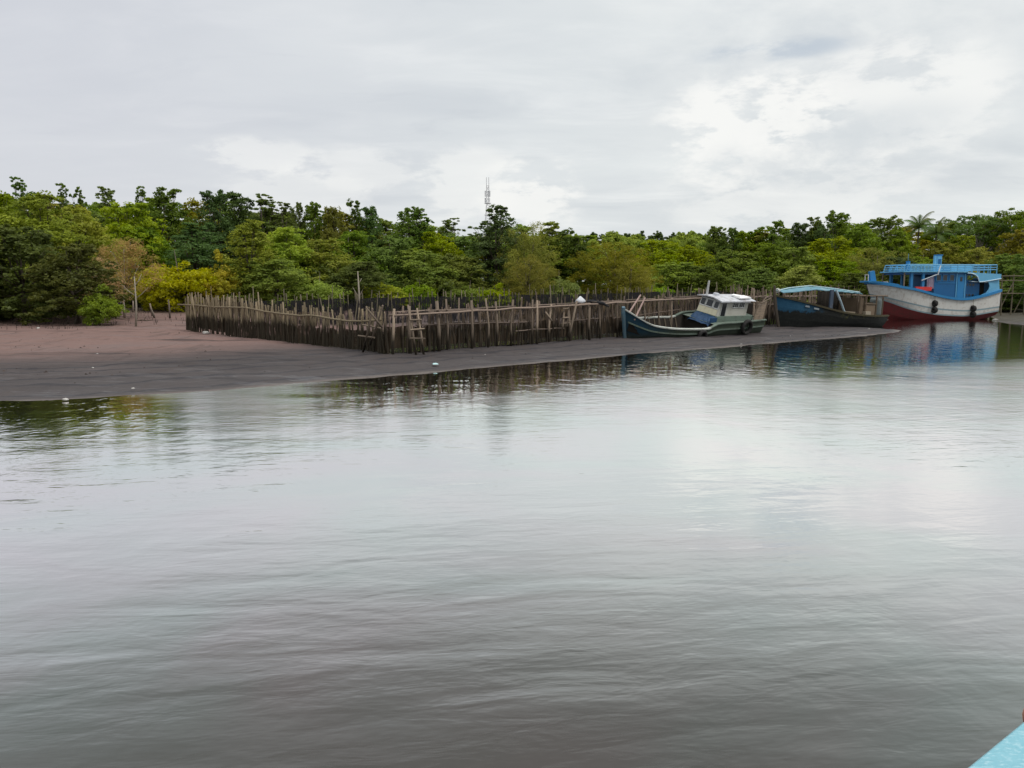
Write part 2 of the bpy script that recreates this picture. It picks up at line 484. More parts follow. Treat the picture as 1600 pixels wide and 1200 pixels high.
# ------------------------------------------------------------------ water
def water_material(name, murk, pond=False):
    m, t, out = newmat(name)
    p = t.pos(); s = t.sep(p)
    # breeze reaches the open river; the lee of the bank stays calm
    lee = t.math('ADD', t.math('MULTIPLY', s[0], .52), t.math('MULTIPLY', s[1], -1.0))
    gust = t.noise(t.scale(p, (.06, .11, 1)), 1.0, 3, .5)
    lee = t.math('ADD', lee, t.math('MULTIPLY', t.math('SUBTRACT', gust, .5), 16))
    strk = t.noise(t.scale(p, (.05, .7, 1)), 1.0, 4, .65)
    lee = t.math('ADD', lee, t.math('MULTIPLY', t.math('SUBTRACT', strk, .5), 9))
    open_ = t.rng(lee, -28, -17.5, 0, 1, True)
    warp = t.noise(p, .35, 2, .5)
    q = t.node('ShaderNodeVectorRotate', rotation_type='Z_AXIS'); t.put(q.inputs['Vector'], p); q.inputs['Angle'].default_value = rad(-7)
    q = q.outputs[0]
    r1 = t.noise(t.scale(q, (.45, 1.55, 1)), 1.0, 2, .4, .7)
    r2 = t.noise(t.scale(q, (1.6, 4.4, 1)), 1.0, 3, .55, .4)
    r3 = t.noise(t.scale(q, (5, 14, 1)), 1.0, 2, .5, .2)
    win = t.math('MULTIPLY', t.rng(t.math('ADD', t.math('ADD', s[0], t.math('MULTIPLY', s[1], .47)), t.math('MULTIPLY', t.math('SUBTRACT', strk, .5), 5)), -1.0, 1.6, 0, 1, True),
                 t.rng(t.math('ADD', t.math('ADD', s[0], t.math('MULTIPLY', s[1], .24)), t.math('MULTIPLY', t.math('SUBTRACT', strk, .5), 5)), 1.5, -1.6, 0, 1, True))
    open_ = t.math('MAXIMUM', open_, win)
    amp = t.rng(open_, 0, 1, .10, 1)
    calm = t.math('MULTIPLY', t.noise(t.scale(q, (1.5, 1.0, 1)), 1.0, 3, .6, .3), t.rng(open_, 0, 1, .020, .006))
    if pond:
        amp = .15
    h = t.math('ADD', t.math('MULTIPLY', r1, t.rng(s[1], 6, 16, .023, .005)), t.math('MULTIPLY', r2, t.rng(s[1], 6, 16, .0065, .0055)))
    h = t.math('ADD', h, t.math('MULTIPLY', r3, .0015))
    patch = t.noise(t.scale(p, (.16, .22, 1)), 1.0, 3, .55, .8)
    gp = t.rng(patch, .32, .68, .35, 1.35)
    h = t.math('MULTIPLY', t.math('MULTIPLY', h, amp), gp)
    h = t.math('ADD', h, calm)
    nb = t.bump(h, 1.0, 1.0)
    lw = t.node('ShaderNodeLayerWeight'); lw.inputs[0].default_value = .5; t.put(lw.inputs['Normal'], t.bump(t.math('MULTIPLY', h, t.rng(s[1], 6, 20, .85, .12)), 1.0, 1.0))
    cr = t.node('ShaderNodeValToRGB'); t.put(cr.inputs[0], lw.outputs['Facing'])
    e = cr.color_ramp.elements
    e[0].position = .30; e[0].color = (.05,) * 3 + (1,)
    e[1].position = 1.0; e[1].color = (1,) * 3 + (1,)
    for pos_, v in ((.46, .085), (.54, .18), (.60, .33), (.66, .56), (.74, .83), (.84, .97)):
        el = e.new(pos_); el.color = (v, v, v, 1)
    tint = t.noise(t.scale(p, (.22, .30, 1)), 1.0, 3, .5, .6)  # green to mauve patches, tinting both body colour and reflection
    df = t.node('ShaderNodeBsdfDiffuse'); t.put(df.inputs[0], t.mix(t.rng(tint, .38, .62), (murk[0] * .86, murk[1] * 1.08, murk[2] * 1.06), (murk[0] * 1.12, murk[1] * .94, murk[2] * .97)))
    gl = t.node('ShaderNodeBsdfGlossy', distribution='GGX'); t.put(gl.inputs[0], t.mix(t.rng(tint, .36, .64), (.935, .975, .945), (.985, .955, .955)))
    t.put(gl.inputs['Roughness'], t.math('MULTIPLY', t.rng(open_, 0, 1, .025, .19), t.rng(s[1], 13, 21, .4, 1)) if not pond else .05)
    t.put(gl.inputs['Normal'], nb)
    mx = t.node('ShaderNodeMixShader')
    t.put(mx.inputs[0], cr.outputs[0]); t.l.new(df.outputs[0], mx.inputs[1]); t.l.new(gl.outputs[0], mx.inputs[2])
    t.l.new(mx.outputs[0], out.inputs[0])
    return m

b = MB(); b.add([(-900, -120, 0), (900, -120, 0), (900, 700, 0), (-900, 700, 0)], [(0, 1, 2, 3)])
tag(b.build('river_water', water_material('river_water', (.040, .039, .035))), kind='structure')
b = MB(); b.add([(x, y, .30) for x, y in pond], [tuple(range(len(pond)))])
tag(b.build('pond_water', water_material('pond_water', (.09, .08, .07), True)), kind='structure')

# ------------------------------------------------------------------ trees
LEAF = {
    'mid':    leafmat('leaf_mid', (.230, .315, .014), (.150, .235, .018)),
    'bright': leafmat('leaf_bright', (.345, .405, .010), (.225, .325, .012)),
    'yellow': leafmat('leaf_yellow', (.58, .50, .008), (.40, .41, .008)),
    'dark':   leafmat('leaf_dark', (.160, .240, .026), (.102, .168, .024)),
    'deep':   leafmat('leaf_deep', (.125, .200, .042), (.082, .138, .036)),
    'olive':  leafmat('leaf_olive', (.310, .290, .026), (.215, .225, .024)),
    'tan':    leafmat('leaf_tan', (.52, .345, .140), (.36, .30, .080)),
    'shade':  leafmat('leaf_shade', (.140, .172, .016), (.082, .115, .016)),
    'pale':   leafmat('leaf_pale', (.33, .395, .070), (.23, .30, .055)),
}

def leaves(points, normals, size, aspect=.5, seed=0):
    g = np.random.default_rng(seed)
    n = len(points)
    nrm = normals + g.normal(0, .55, (n, 3)); nrm /= np.linalg.norm(nrm, axis=1, keepdims=True) + 1e-9
    a = g.normal(0, 1, (n, 3)); a[:, 2] -= .3
    t = np.cross(nrm, a); t /= np.linalg.norm(t, axis=1, keepdims=True) + 1e-9
    b = np.cross(nrm, t)
    L = (size * g.uniform(.6, 1.35, n))[:, None]
    W = L * aspect * g.uniform(.7, 1.2, n)[:, None]
    v = np.empty((n, 4, 3))
    v[:, 0] = points - t * L * .5
    v[:, 1] = points + b * W * .5 - t * L * .05
    v[:, 2] = points + t * L * .5
    v[:, 3] = points - b * W * .5 - t * L * .05
    return v.reshape(-1, 3)

def quads_mesh(name, v):
    n = len(v) // 4
    me = bpy.data.meshes.new(name)
    me.vertices.add(len(v)); me.vertices.foreach_set('co', v.ravel().astype(np.float32))
    me.loops.add(len(v)); me.loops.foreach_set('vertex_index', np.arange(len(v)))
    me.polygons.add(n); me.polygons.foreach_set('loop_start', np.arange(0, len(v), 4)); me.polygons.foreach_set('loop_total', np.full(n, 4))
    me.update()
    return me

def crown_points(lobes, per, g, clump=.30, flat=.65):
    P, Nn = [], []
    for (c, r) in lobes:
        c = np.array(c); r = np.array(r)
        area = (r[0] * r[1] + r[0] * r[2] + r[1] * r[2]) / 3
        nc = max(9, int(area * 15))
        d = g.normal(0, 1, (nc, 3)); d[:, 2] = d[:, 2] + .25
        d /= np.linalg.norm(d, axis=1, keepdims=True)
        cc = c + d * r * g.uniform(.62, 1.06, (nc, 1))
        cr = clump * (r.mean() ** .5) * g.uniform(.6, 1.3, nc)
        for k in range(nc):
            m = int(per * g.uniform(.6, 1.4))
            q = g.normal(0, 1, (m, 3)); q /= np.linalg.norm(q, axis=1, keepdims=True)
            q[:, 2] *= flat
            rr = cr[k] * g.uniform(.35, 1.1, (m, 1)) ** .7
            P.append(cc[k] + q * rr)
            nn = q * .7 + d[k] * .45; nn[:, 2] += .55
            Nn.append(nn)
    P = np.concatenate(P); Nn = np.concatenate(Nn)
    Nn /= np.linalg.norm(Nn, axis=1, keepdims=True)
    return P, Nn

def trunk_mesh(name, H, lobes, r0, seed, lean=.4):
    g = random.Random(seed)
    b = MB()
    top = Vector((g.uniform(-lean, lean), g.uniform(-lean, lean), H * .86))
    pts = [Vector((0, 0, -.4)), Vector((g.uniform(-.1, .1), g.uniform(-.1, .1), H * .2)), top * .55 + Vector((g.uniform(-.2, .2), g.uniform(-.2, .2), 0)), top]
    b.tube(pts, [r0 * 1.4, r0, r0 * .6, r0 * .18], 7)
    for (c, r) in lobes:
        c = Vector(c)
        k = g.uniform(.35, .6)
        z0 = max(H * .12, min(H * .75, c.z * k))
        base = pts[1].lerp(pts[2], min(1, z0 / (H * .5))) if z0 < H * .5 else pts[2].lerp(top, (z0 - H * .5) / (H * .4))
        mid = base.lerp(c, .5) + Vector((g.uniform(-.2, .2), g.uniform(-.2, .2), -.15))
        b.tube([base, mid, c], [r0 * .45, r0 * .3, r0 * .08], 5)
        for _ in range(2):
            e = c + Vector((g.uniform(-.7, .7) * r[0], g.uniform(-.7, .7) * r[1], g.uniform(.1, .8) * r[2]))
            b.tube([mid.lerp(c, .6), e], [r0 * .18, r0 * .05], 4)
    for k in range(4):        # prop roots
        an = g.uniform(0, 6.28)
        b.tube([(0, 0, .9), (math.cos(an) * .5, math.sin(an) * .5, .6), (math.cos(an) * .9, math.sin(an) * .9, -.3)], r0 * .25, 5)
    me = bpy.data.meshes.new(name); me.from_pydata(b.v, [], b.f)
    me.polygons.foreach_set('use_smooth', [True] * len(me.polygons)); me.update()
    return me

PROTO = {}
def proto(kind, seed):
    g = np.random.default_rng(seed * 31 + len(kind))
    L = []
    size, per, asp, clump, flat = .23, 40, .62, .36, .6
    if kind == 'round':
        H, W = 10.0, 7.0
        L.append(((0, 0, 4.4), (2.7, 2.7, 4.0)))
        for k in range(13):
            an = k * 2.4 + g.uniform(-.3, .3); h = k / 12
            rr = 2.7 * math.sqrt(max(.05, 1 - (h * 1.02) ** 2.2))
            L.append(((math.cos(an) * rr, math.sin(an) * rr, .9 + h * 7.6), tuple(g.uniform(.95, 1.6, 3) * (1, 1, .8))))
        for k in range(3):
            L.append(((g.uniform(-1.1, 1.1), g.uniform(-1.1, 1.1), g.uniform(8.2, 9.2)), tuple(g.uniform(.5, .95, 3))))
    elif kind == 'tall':
        H, W = 12.0, 5.4
        L.append(((0, 0, 5.5), (2.1, 2.1, 5.3)))
        for k in range(12):
            an = k * 2.4 + g.uniform(-.5, .5); h = k / 11
            rr = g.uniform(1.1, 2.0) * (1.05 - .55 * h)
            L.append(((math.cos(an) * rr, math.sin(an) * rr, 1.6 + h * 8.3), tuple(g.uniform(.8, 1.35, 3) * (1, 1, .85) * (1.1 - .3 * h))))
        for k in range(4):
            L.append(((g.uniform(-.9, .9), g.uniform(-.9, .9), g.uniform(10.1, 11.4)), tuple(g.uniform(.35, .75, 3))))
        size, clump = .22, .34
    elif kind == 'pagoda':
        H, W = 12.0, 4.2
        L.append(((0, 0, 5.3), (1.9, 1.9, 4.9)))
        for k in range(13):
            an = g.uniform(0, 6.28); h = k / 12
            rr = g.uniform(.3, 1.3) * (1.1 - .5 * h)
            L.append(((math.cos(an) * rr, math.sin(an) * rr, 8.4 + h * 3.3), (g.uniform(.4, .95), g.uniform(.4, .95), g.uniform(.16, .36))))
        flat, clump, size = .4, .26, .2
    elif kind == 'bushy':
        H, W = 5.0, 6.5
        L.append(((0, 0, 1.6), (2.3, 2.3, 1.7)))
        for k in range(12):
            an = k * 2.4; rr = g.uniform(.3, 2.3)
            L.append(((math.cos(an) * rr, math.sin(an) * rr, g.uniform(.9, 4.0) * (1 - rr / 5)), tuple(g.uniform(.8, 1.4, 3) * (1, 1, .75))))
        size = .2
    elif kind == 'fine':
        H, W = 9.0, 7.0
        L.append(((0, 0, 3.9), (2.6, 2.6, 3.6)))
        for k in range(14):
            an = k * 2.4; h = k / 13
            rr = 2.4 * math.sin(.6 + h * 2.1)
            L.append(((math.cos(an) * rr, math.sin(an) * rr, 1.2 + h * 6.6), tuple(g.uniform(.9, 1.5, 3))))
        size, per, asp, clump, flat = .15, 60, .45, .40, .9
    elif kind == 'sparse':
        H, W = 8.0, 5.5
        for k in range(16):
            an = k * 2.4; h = .1 + .9 * k / 15
            rr = g.uniform(.5, 2.2) * math.sin(.7 + h * 2)
            L.append(((math.cos(an) * rr, math.sin(an) * rr, 2.2 + h * 5.0), tuple(g.uniform(.7, 1.25, 3) * (1, 1, .8))))
        size, per, asp, clump, flat = .13, 48, .45, .5, .85
    elif kind == 'umbrella':
        H, W = 14.0, 13.0
        for k in range(20):
            an = k * 2.4; rr = 5.4 * math.sqrt((k + .5) / 20)
            L.append(((math.cos(an) * rr, math.sin(an) * rr, 12.6 - rr * .36 + g.uniform(-1.0, .7)), (g.uniform(1.1, 1.8), g.uniform(1.1, 1.8), g.uniform(.5, .9))))
        for k in range(8):
            an = k * 1.1 + .4
            L.append(((math.cos(an) * 3.8, math.sin(an) * 3.8, g.uniform(5.5, 9.8)), (1.4, 1.4, .8)))
        clump = .45; flat = .45
    P, Nn = crown_points(L, per, g, clump, flat)
    v = leaves(P, Nn, size, asp, seed)
    me = quads_mesh('crown', v)
    tk = trunk_mesh('trunk', H, L, {'umbrella': .34, 'bushy': .07, 'sparse': .06}.get(kind, .13), seed)
    tk.materials.append(M['pale_bark' if kind in ('sparse', 'umbrella') else 'bark'])
    me.materials.append(None)
    PROTO.setdefault(kind, []).append((me, tk, H, W))
for k, n in (('round', 5), ('tall', 5), ('pagoda', 4), ('bushy', 3), ('fine', 2), ('sparse', 2), ('umbrella', 2)):
    for q in range(n):
        proto(k, q + 1)

tcount = [0]
def tree(u, top, wpx, Y, kind, tone, label, cat='tree', name='mangrove_tree', group='mangrove trees along the bank', base=None):
    i = tcount[0]; tcount[0] += 1
    pr = PROTO[kind]; j = i % len(pr)
    me, tk, H, W = pr[j]
    p = at_y(u, top, Y)
    g = gz(p.x, Y) if base is None else base
    h = p.z - g
    sx = wpx * Y / F / W * (1.3 if kind in ('tall', 'pagoda') else 1.2); sz = h / H
    o = thing(name, label, cat, (p.x, Y, g), (0, 0, R.uniform(0, 6.28)), group)
    c = bpy.data.objects.new('crown', me); COL.objects.link(c); c.parent = o
    c.material_slots[0].link = 'OBJECT'; c.material_slots[0].material = LEAF[tone]
    c.scale = (sx, sx, sz)
    k = bpy.data.objects.new('trunk', tk); COL.objects.link(k); k.parent = o; k.scale = (min(sx, 1.4), min(sx, 1.4), sz)
    return o

TREES = [
 # front row on the left, over the mud
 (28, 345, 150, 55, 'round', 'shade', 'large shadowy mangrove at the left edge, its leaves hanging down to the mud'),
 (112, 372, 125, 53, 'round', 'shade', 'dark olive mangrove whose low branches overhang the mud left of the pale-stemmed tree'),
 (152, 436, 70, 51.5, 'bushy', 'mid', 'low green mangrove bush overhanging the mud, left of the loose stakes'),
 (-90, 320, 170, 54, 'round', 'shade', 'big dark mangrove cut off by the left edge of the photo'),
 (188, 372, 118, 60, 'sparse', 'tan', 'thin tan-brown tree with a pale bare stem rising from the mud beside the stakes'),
 (152, 402, 80, 57, 'sparse', 'tan', 'withered pinkish-brown bush between the dark overhanging tree and the pale-stemmed tree'),
 (282, 374, 135, 72, 'bushy', 'yellow', 'bright yellow-green low tree above the left end of the bamboo fence'),
 (244, 386, 80, 74, 'bushy', 'yellow', 'smaller golden bush left of the bright yellow-green tree'),
 (345, 380, 80, 73, 'bushy', 'yellow', 'small golden-green bush just left of the narrow upright light tree'),
 # second row left
 (50, 300, 150, 66, 'round', 'mid', 'wide green mangrove topping the left end of the forest, under the layered skyline tree'),
 (120, 312, 120, 72, 'round', 'bright', 'yellowish round mangrove behind the dark overhanging tree'),
 (195, 306, 120, 82, 'round', 'bright', 'broad yellow-green mangrove behind the tan-brown tree'),
 (232, 350, 90, 82, 'round', 'mid', 'mid green mangrove between the tan tree and the tall dark trees'),
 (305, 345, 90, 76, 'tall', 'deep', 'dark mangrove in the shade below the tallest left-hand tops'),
 (0, 300, 110, 76, 'round', 'mid', 'mid green mangrove at the left edge behind the shadowy one'),
 # skyline left
 (27, 277, 40, 88, 'pagoda', 'dark', 'tallest thin tree with flat layered tufts standing against the sky at far left'),
 (97, 286, 28, 88, 'pagoda', 'dark', 'small thin tree with layered tufts, second from the left on the skyline'),
 (122, 292, 28, 90, 'pagoda', 'dark', 'short tufted tree just right of the second thin skyline tree'),
 (160, 290, 46, 88, 'pagoda', 'dark', 'tufted skyline tree above the broad yellow-green mangrove'),
 (220, 290, 30, 90, 'pagoda', 'dark', 'slim tufted tree leaning beside the dome-shaped dark tree'),
 (256, 288, 80, 88, 'tall', 'dark', 'dome-topped dark green tree, highest of the skyline left of the fence'),
 (335, 289, 60, 90, 'tall', 'deep', 'blue-green column-shaped tall tree above the fence\'s left end'),
 (374, 294, 74, 92, 'tall', 'deep', 'tall dark tree with a ragged flat top right of the column-shaped one'),
 (412, 304, 60, 93, 'pagoda', 'dark', 'layered dark tree at the falling right end of the tall left group'),
 (440, 316, 50, 94, 'pagoda', 'dark', 'smaller layered tree where the tall left group drops away'),
 # centre, front rows
 (388, 339, 76, 74, 'tall', 'bright', 'narrow upright light green tree standing in front of the tall dark group'),
 (352, 415, 110, 77, 'round', 'dark', 'low dark mangrove directly behind the left end of the fence'),
 (440, 350, 110, 82, 'round', 'bright', 'full light green mangrove right of the narrow upright tree'),
 (425, 400, 110, 74, 'round', 'mid', 'low mid green mangrove behind the left fence, right of the dark low one'),
 (500, 372, 110, 84, 'round', 'bright', 'yellow-tinged rounded mangrove left of the bare dead stem'),
 (495, 415, 90, 76, 'bushy', 'pale', 'pale green bush behind the sagging rail of the left fence'),
 (545, 352, 110, 90, 'round', 'mid', 'broad mid green mangrove above the bare dead stem'),
 (560, 405, 100, 80, 'round', 'dark', 'shaded mangrove immediately behind the bare dead stem'),
 (610, 362, 100, 90, 'round', 'dark', 'dark rounded mangrove between the dead stem and the ladder'),
 (600, 425, 80, 80, 'bushy', 'bright', 'low yellow-green bush right of the bare dead stem'),
 (655, 385, 110, 88, 'round', 'mid', 'mid green mangrove standing above the upright ladder'),
 (685, 355, 90, 96, 'round', 'bright', 'yellow-green round top above the back net, left of the tall dark central tree'),
 (650, 425, 70, 82, 'bushy', 'mid', 'low green bush behind the back net above the ladder'),
 (715, 392, 100, 90, 'round', 'mid', 'light-topped mangrove left of the tall dark central tree'),
 (730, 430, 80, 84, 'bushy', 'dark', 'dark bush at the foot of the tall central tree'),
 # skyline centre left
 (462, 311, 36, 98, 'tall', 'dark', 'left of two slim skyline trees right of the tall left group'),
 (490, 309, 44, 98, 'tall', 'dark', 'right of two slim skyline trees, with a rounded dark top'),
 (520, 316, 50, 97, 'round', 'olive', 'olive round-topped tree right of the two slim skyline trees'),
 (555, 310, 36, 100, 'tall', 'dark', 'left half of a pair of dark skyline tops midway to the tower'),
 (578, 310, 40, 100, 'tall', 'deep', 'right half of a pair of dark skyline tops midway to the tower'),
 (638, 318, 60, 102, 'tall', 'dark', 'rounded skyline tree standing alone left of the tower'),
 (660, 325, 44, 102, 'pagoda', 'dark', 'slim companion just right of the lone rounded skyline tree'),
 (705, 340, 44, 104, 'pagoda', 'dark', 'low tufted skyline tree in the dip left of the tower'),
 # central group
 (780, 318, 74, 92, 'tall', 'deep', 'tallest dark central tree with a ragged top right beside the tower'),
 (758, 345, 56, 94, 'pagoda', 'dark', 'ragged dark tree with sky showing through, directly below the tower'),
 (822, 346, 84, 90, 'fine', 'olive', 'grey-olive fine-leaved tree right of the tallest dark central tree'),
 (825, 398, 80, 84, 'fine', 'olive', 'lower olive fine-leaved tree in front of the grey-olive one'),
 (856, 344, 70, 100, 'tall', 'mid', 'mid green tree top right of the grey-olive tree'),
 (882, 357, 50, 100, 'tall', 'dark', 'dark slim tree right of the central group'),
 (905, 360, 48, 98, 'tall', 'dark', 'last dark upright tree before the skyline drops low'),
 (880, 412, 70, 84, 'bushy', 'pale', 'fresh light green shrub behind the back net above the white sack'),
 (775, 437, 80, 82, 'bushy', 'bright', 'bright low shrub peeping over the back net at the central tree'),
 (960, 376, 126, 92, 'fine', 'olive', 'wide rounded olive-brown tree behind the bow of the nearest boat'),
 (985, 405, 80, 88, 'fine', 'olive', 'dull olive bush at the right foot of the wide olive-brown tree'),
 # right of centre
 (1035, 374, 100, 116, 'round', 'bright', 'bright green spreading mangrove right of the wide olive-brown tree'),
 (1080, 378, 90, 118, 'round', 'bright', 'light green mangrove above the cabin of the nearest boat'),
 (1050, 405, 100, 104, 'round', 'mid', 'mid green mangrove behind the pole fence left of the cabin'),
 (1100, 412, 100, 104, 'round', 'dark', 'dark mangrove right behind the cabin of the nearest boat'),
 (1020, 428, 80, 96, 'bushy', 'mid', 'low green bush behind the back fence near the nearest boat\'s bow'),
 (1120, 344, 46, 126, 'tall', 'dark', 'dark two-topped skyline tree rising where the right-hand forest begins'),
 (1138, 352, 50, 126, 'tall', 'dark', 'dark rounded top just right of the two-topped skyline tree'),
 (1160, 356, 44, 128, 'tall', 'mid', 'low mid green top between the two-topped tree and the rising skyline'),
 (1185, 350, 48, 128, 'tall', 'mid', 'mid green skyline top above the stern of the nearest boat'),
 (1215, 343, 50, 126, 'tall', 'dark', 'first of the rising dark tops above the blue awning'),
 (1250, 338, 46, 126, 'tall', 'deep', 'thin-stemmed dark top above the left end of the blue awning'),
 (1276, 334, 44, 126, 'tall', 'dark', 'rounded dark top above the ridge of the blue awning'),
 (1308, 324, 58, 126, 'tall', 'dark', 'highest dark top of the right-hand skyline left of the palms'),
 (1290, 345, 40, 122, 'tall', 'deep', 'small dark top tucked left of the highest right-hand one'),
 (1150, 385, 100, 112, 'round', 'mid', 'mid green mangrove behind the stern of the nearest boat'),
 (1200, 378, 100, 114, 'round', 'dark', 'deep green mangrove above the gap between the two beached boats'),
 (1180, 415, 90, 104, 'round', 'dark', 'shaded low mangrove behind the fence between the two beached boats'),
 (1245, 380, 90, 112, 'round', 'mid', 'mid green mangrove over the left end of the blue awning'),
 (1250, 412, 80, 104, 'round', 'pale', 'light leafy mangrove directly behind the blue awning'),
 (1300, 365, 100, 114, 'round', 'bright', 'yellow-green mangrove behind the wreck\'s blue awning'),
 (1310, 405, 100, 106, 'round', 'mid', 'green mangrove behind the dark boarded shelter of the wreck'),
 (1350, 345, 90, 122, 'round', 'mid', 'green tree on the rise between the highest top and the palms'),
 (1387, 332, 60, 124, 'tall', 'dark', 'rounded dark skyline tree left of the palms'),
 (1372, 385, 110, 108, 'fine', 'olive', 'olive mangrove above the bow of the big blue and white boat'),
 (1410, 348, 60, 122, 'round', 'mid', 'mid green bush-topped tree just left of the palms'),
 (1405, 400, 80, 106, 'round', 'deep', 'very dark mangrove behind the front of the big boat\'s roof'),
 (1470, 372, 90, 112, 'round', 'olive', 'olive tree below the palms, behind the big boat\'s roof rail'),
 (1445, 395, 80, 108, 'round', 'mid', 'green mangrove behind the funnel of the big boat'),
 (1500, 362, 70, 118, 'round', 'mid', 'mid green round tree left of the spreading umbrella tree'),
 (1482, 345, 46, 124, 'tall', 'dark', 'small dark top right of the palms'),
 (1530, 385, 90, 110, 'round', 'olive', 'yellowish-olive tree below the spreading umbrella tree'),
 (1585, 392, 100, 106, 'round', 'mid', 'green tree behind the stern of the big blue and white boat'),
 (1600, 350, 100, 116, 'round', 'olive', 'olive tree at the right edge under the umbrella tree'),
 (1530, 425, 90, 102, 'round', 'dark', 'dark low tree directly behind the big boat\'s stern rail'),
 (1640, 420, 130, 98, 'round', 'deep', 'dark tree at the right edge above the pole jetty'),
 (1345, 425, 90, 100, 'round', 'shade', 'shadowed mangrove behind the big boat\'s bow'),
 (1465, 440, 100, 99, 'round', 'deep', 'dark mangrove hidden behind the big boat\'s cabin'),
]
for a in TREES:
    nm = 'fine_leaved_tree' if a[4] in ('fine', 'sparse') else 'mangrove_bush' if a[4] == 'bushy' else 'mangrove_tree'
    tree(*a, cat='bush' if a[4] == 'bushy' else 'tree', name=nm)
PROFILE = [(-60, 296), (0, 297), (60, 294), (130, 302), (200, 306), (240, 300), (300, 314), (340, 302), (420, 312), (450, 327), (490, 322), (530, 328), (570, 324), (610, 342), (650, 333), (700, 354),
           (750, 350), (790, 340), (830, 352), (870, 357), (910, 368), (1110, 368), (1150, 362), (1220, 352), (1280, 342), (1320, 334), (1400, 346), (1480, 356), (1560, 345), (1640, 340)]
for k, u in enumerate(list(range(-40, 910, 44)) + list(range(1125, 1620, 48))):
    tree(u + R.uniform(-8, 8), interp(u, PROFILE) + R.uniform(-2, 10), R.uniform(95, 130), (104 if u < 910 else 132) + R.uniform(-4, 5), 'round' if k % 3 else 'tall', ('dark', 'mid', 'dark', 'olive', 'mid')[k % 5],
         'mangrove of the back row, only its rounded green top showing between the nearer trees', name='mangrove_tree', group='back row mangroves closing the skyline')
UT = 'broad spreading trees at the right'
tree(1528, 323, 100, 128, 'umbrella', 'dark', 'spreading flat-crowned tree with sky showing through, right of the palms', name='umbrella_tree', group=UT)
tree(1592, 319, 120, 126, 'umbrella', 'mid', 'flat-crowned tree filling the top right corner of the forest', name='umbrella_tree', group=UT)

# palms
def palm(u, top, Y, label, s=1.0):
    p = at_y(u, top, Y); g = gz(p.x, Y)
    o = thing('coconut_palm', label, 'palm tree', (p.x, Y, g), (0, 0, R.uniform(0, 6)), 'coconut palms above the forest')
    h = p.z - g - 2.2 * s
    b = MB(); b.tube([(0, 0, -.3), (.15, .1, h * .5), (.3, .2, h)], [.2, .15, .11], 8)
    b.build('trunk', M['bark'], o, smooth=True)
    for k in range(15):
        an = k * 2.4; el = 1.35 - 1.5 * (k / 14)
        L = s * R.uniform(2.7, 3.6)
        b = MB(); pts = []
        for i in range(9):
            q = i / 8
            e = el - q * q * 1.25
            if i == 0: pts.append(Vector((.3, .2, h)))
            else: pts.append(pts[-1] + Vector((math.cos(an) * math.cos(e), math.sin(an) * math.cos(e), math.sin(e))) * L / 8)
        b.tube(pts, [.05 * (1 - .8 * i / 8) for i in range(9)], 4)
        side = Vector((-math.sin(an), math.cos(an), 0))
        for i in range(1, 9):
            for w in (0, .33, .66):
                c = pts[i - 1].lerp(pts[i], w); q = (i - 1 + w) / 8
                ll = s * .95 * math.sin(.35 + q * 2.5)
                for sg in (-1, 1):
                    tip = c + side * sg * ll * .75 + Vector((math.cos(an), math.sin(an), 0)) * ll * .35 + Vector((0, 0, -ll * .45))
                    ax = (pts[i] - pts[i - 1]).normalized() * .07
                    b.add([c - ax, c + ax, tip], [(0, 1, 2)])
        b.build('frond', LEAF['deep' if k % 3 else 'shade'], o)
    return o
palm(1434, 332, 124, 'taller coconut palm with upright fronds rising out of the forest')
palm(1461, 343, 118, 'shorter drooping coconut palm right beside the taller one', .9)

# far forest on the low skyline, and the shaded undergrowth at the forest's foot
def mass(name, spots, tone, size, per, lab):
    L = [((x, y, z), r) for x, y, z, r in spots]
    g = np.random.default_rng(77 + len(spots))
    P, Nn = crown_points(L, per, g, .36, .65)
    me = quads_mesh(name, leaves(P, Nn, size, .6, 9)); me.materials.append(LEAF[tone])
    o = bpy.data.objects.new(name, me); COL.objects.link(o); tag(o, lab, 'trees', kind='stuff')
sp = []
for k in range(95):
    u = R.uniform(860, 1180); Y = R.uniform(165, 230)
    v = 371 + R.uniform(0, 34) - (6 if R.random() < .25 else 0)
    p = at_y(u, v, Y); r = R.uniform(2.2, 3.4)
    sp.append((p.x, Y, p.z - r, (r * .9, r * .9, r * 1.3)))
mass('far_forest', sp, 'bright', .6, 26, 'far-off green wood along the low skyline behind the boats')
sp = []
for k in range(26):
    u = 880 + k * 9 + R.uniform(-4, 4); Y = R.uniform(235, 260)
    p = at_y(u, R.uniform(361, 369), Y)
    sp.append((p.x, Y, p.z - 2.4, (1.2, 1.2, 2.4)))
mass('far_treetops', sp, 'deep', .5, 34, 'thin dark row of distant treetops on the low skyline')
sp = []
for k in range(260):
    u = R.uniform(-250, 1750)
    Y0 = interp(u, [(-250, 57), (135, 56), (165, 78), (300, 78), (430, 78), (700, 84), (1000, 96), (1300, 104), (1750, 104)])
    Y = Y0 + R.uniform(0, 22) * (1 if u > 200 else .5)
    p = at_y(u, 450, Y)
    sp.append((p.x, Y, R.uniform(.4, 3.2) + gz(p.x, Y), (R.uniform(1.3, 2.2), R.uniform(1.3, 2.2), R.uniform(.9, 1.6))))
mass('undergrowth', sp, 'shade', .34, 24, 'dark tangle of leaves and roots along the foot of the mangrove forest')

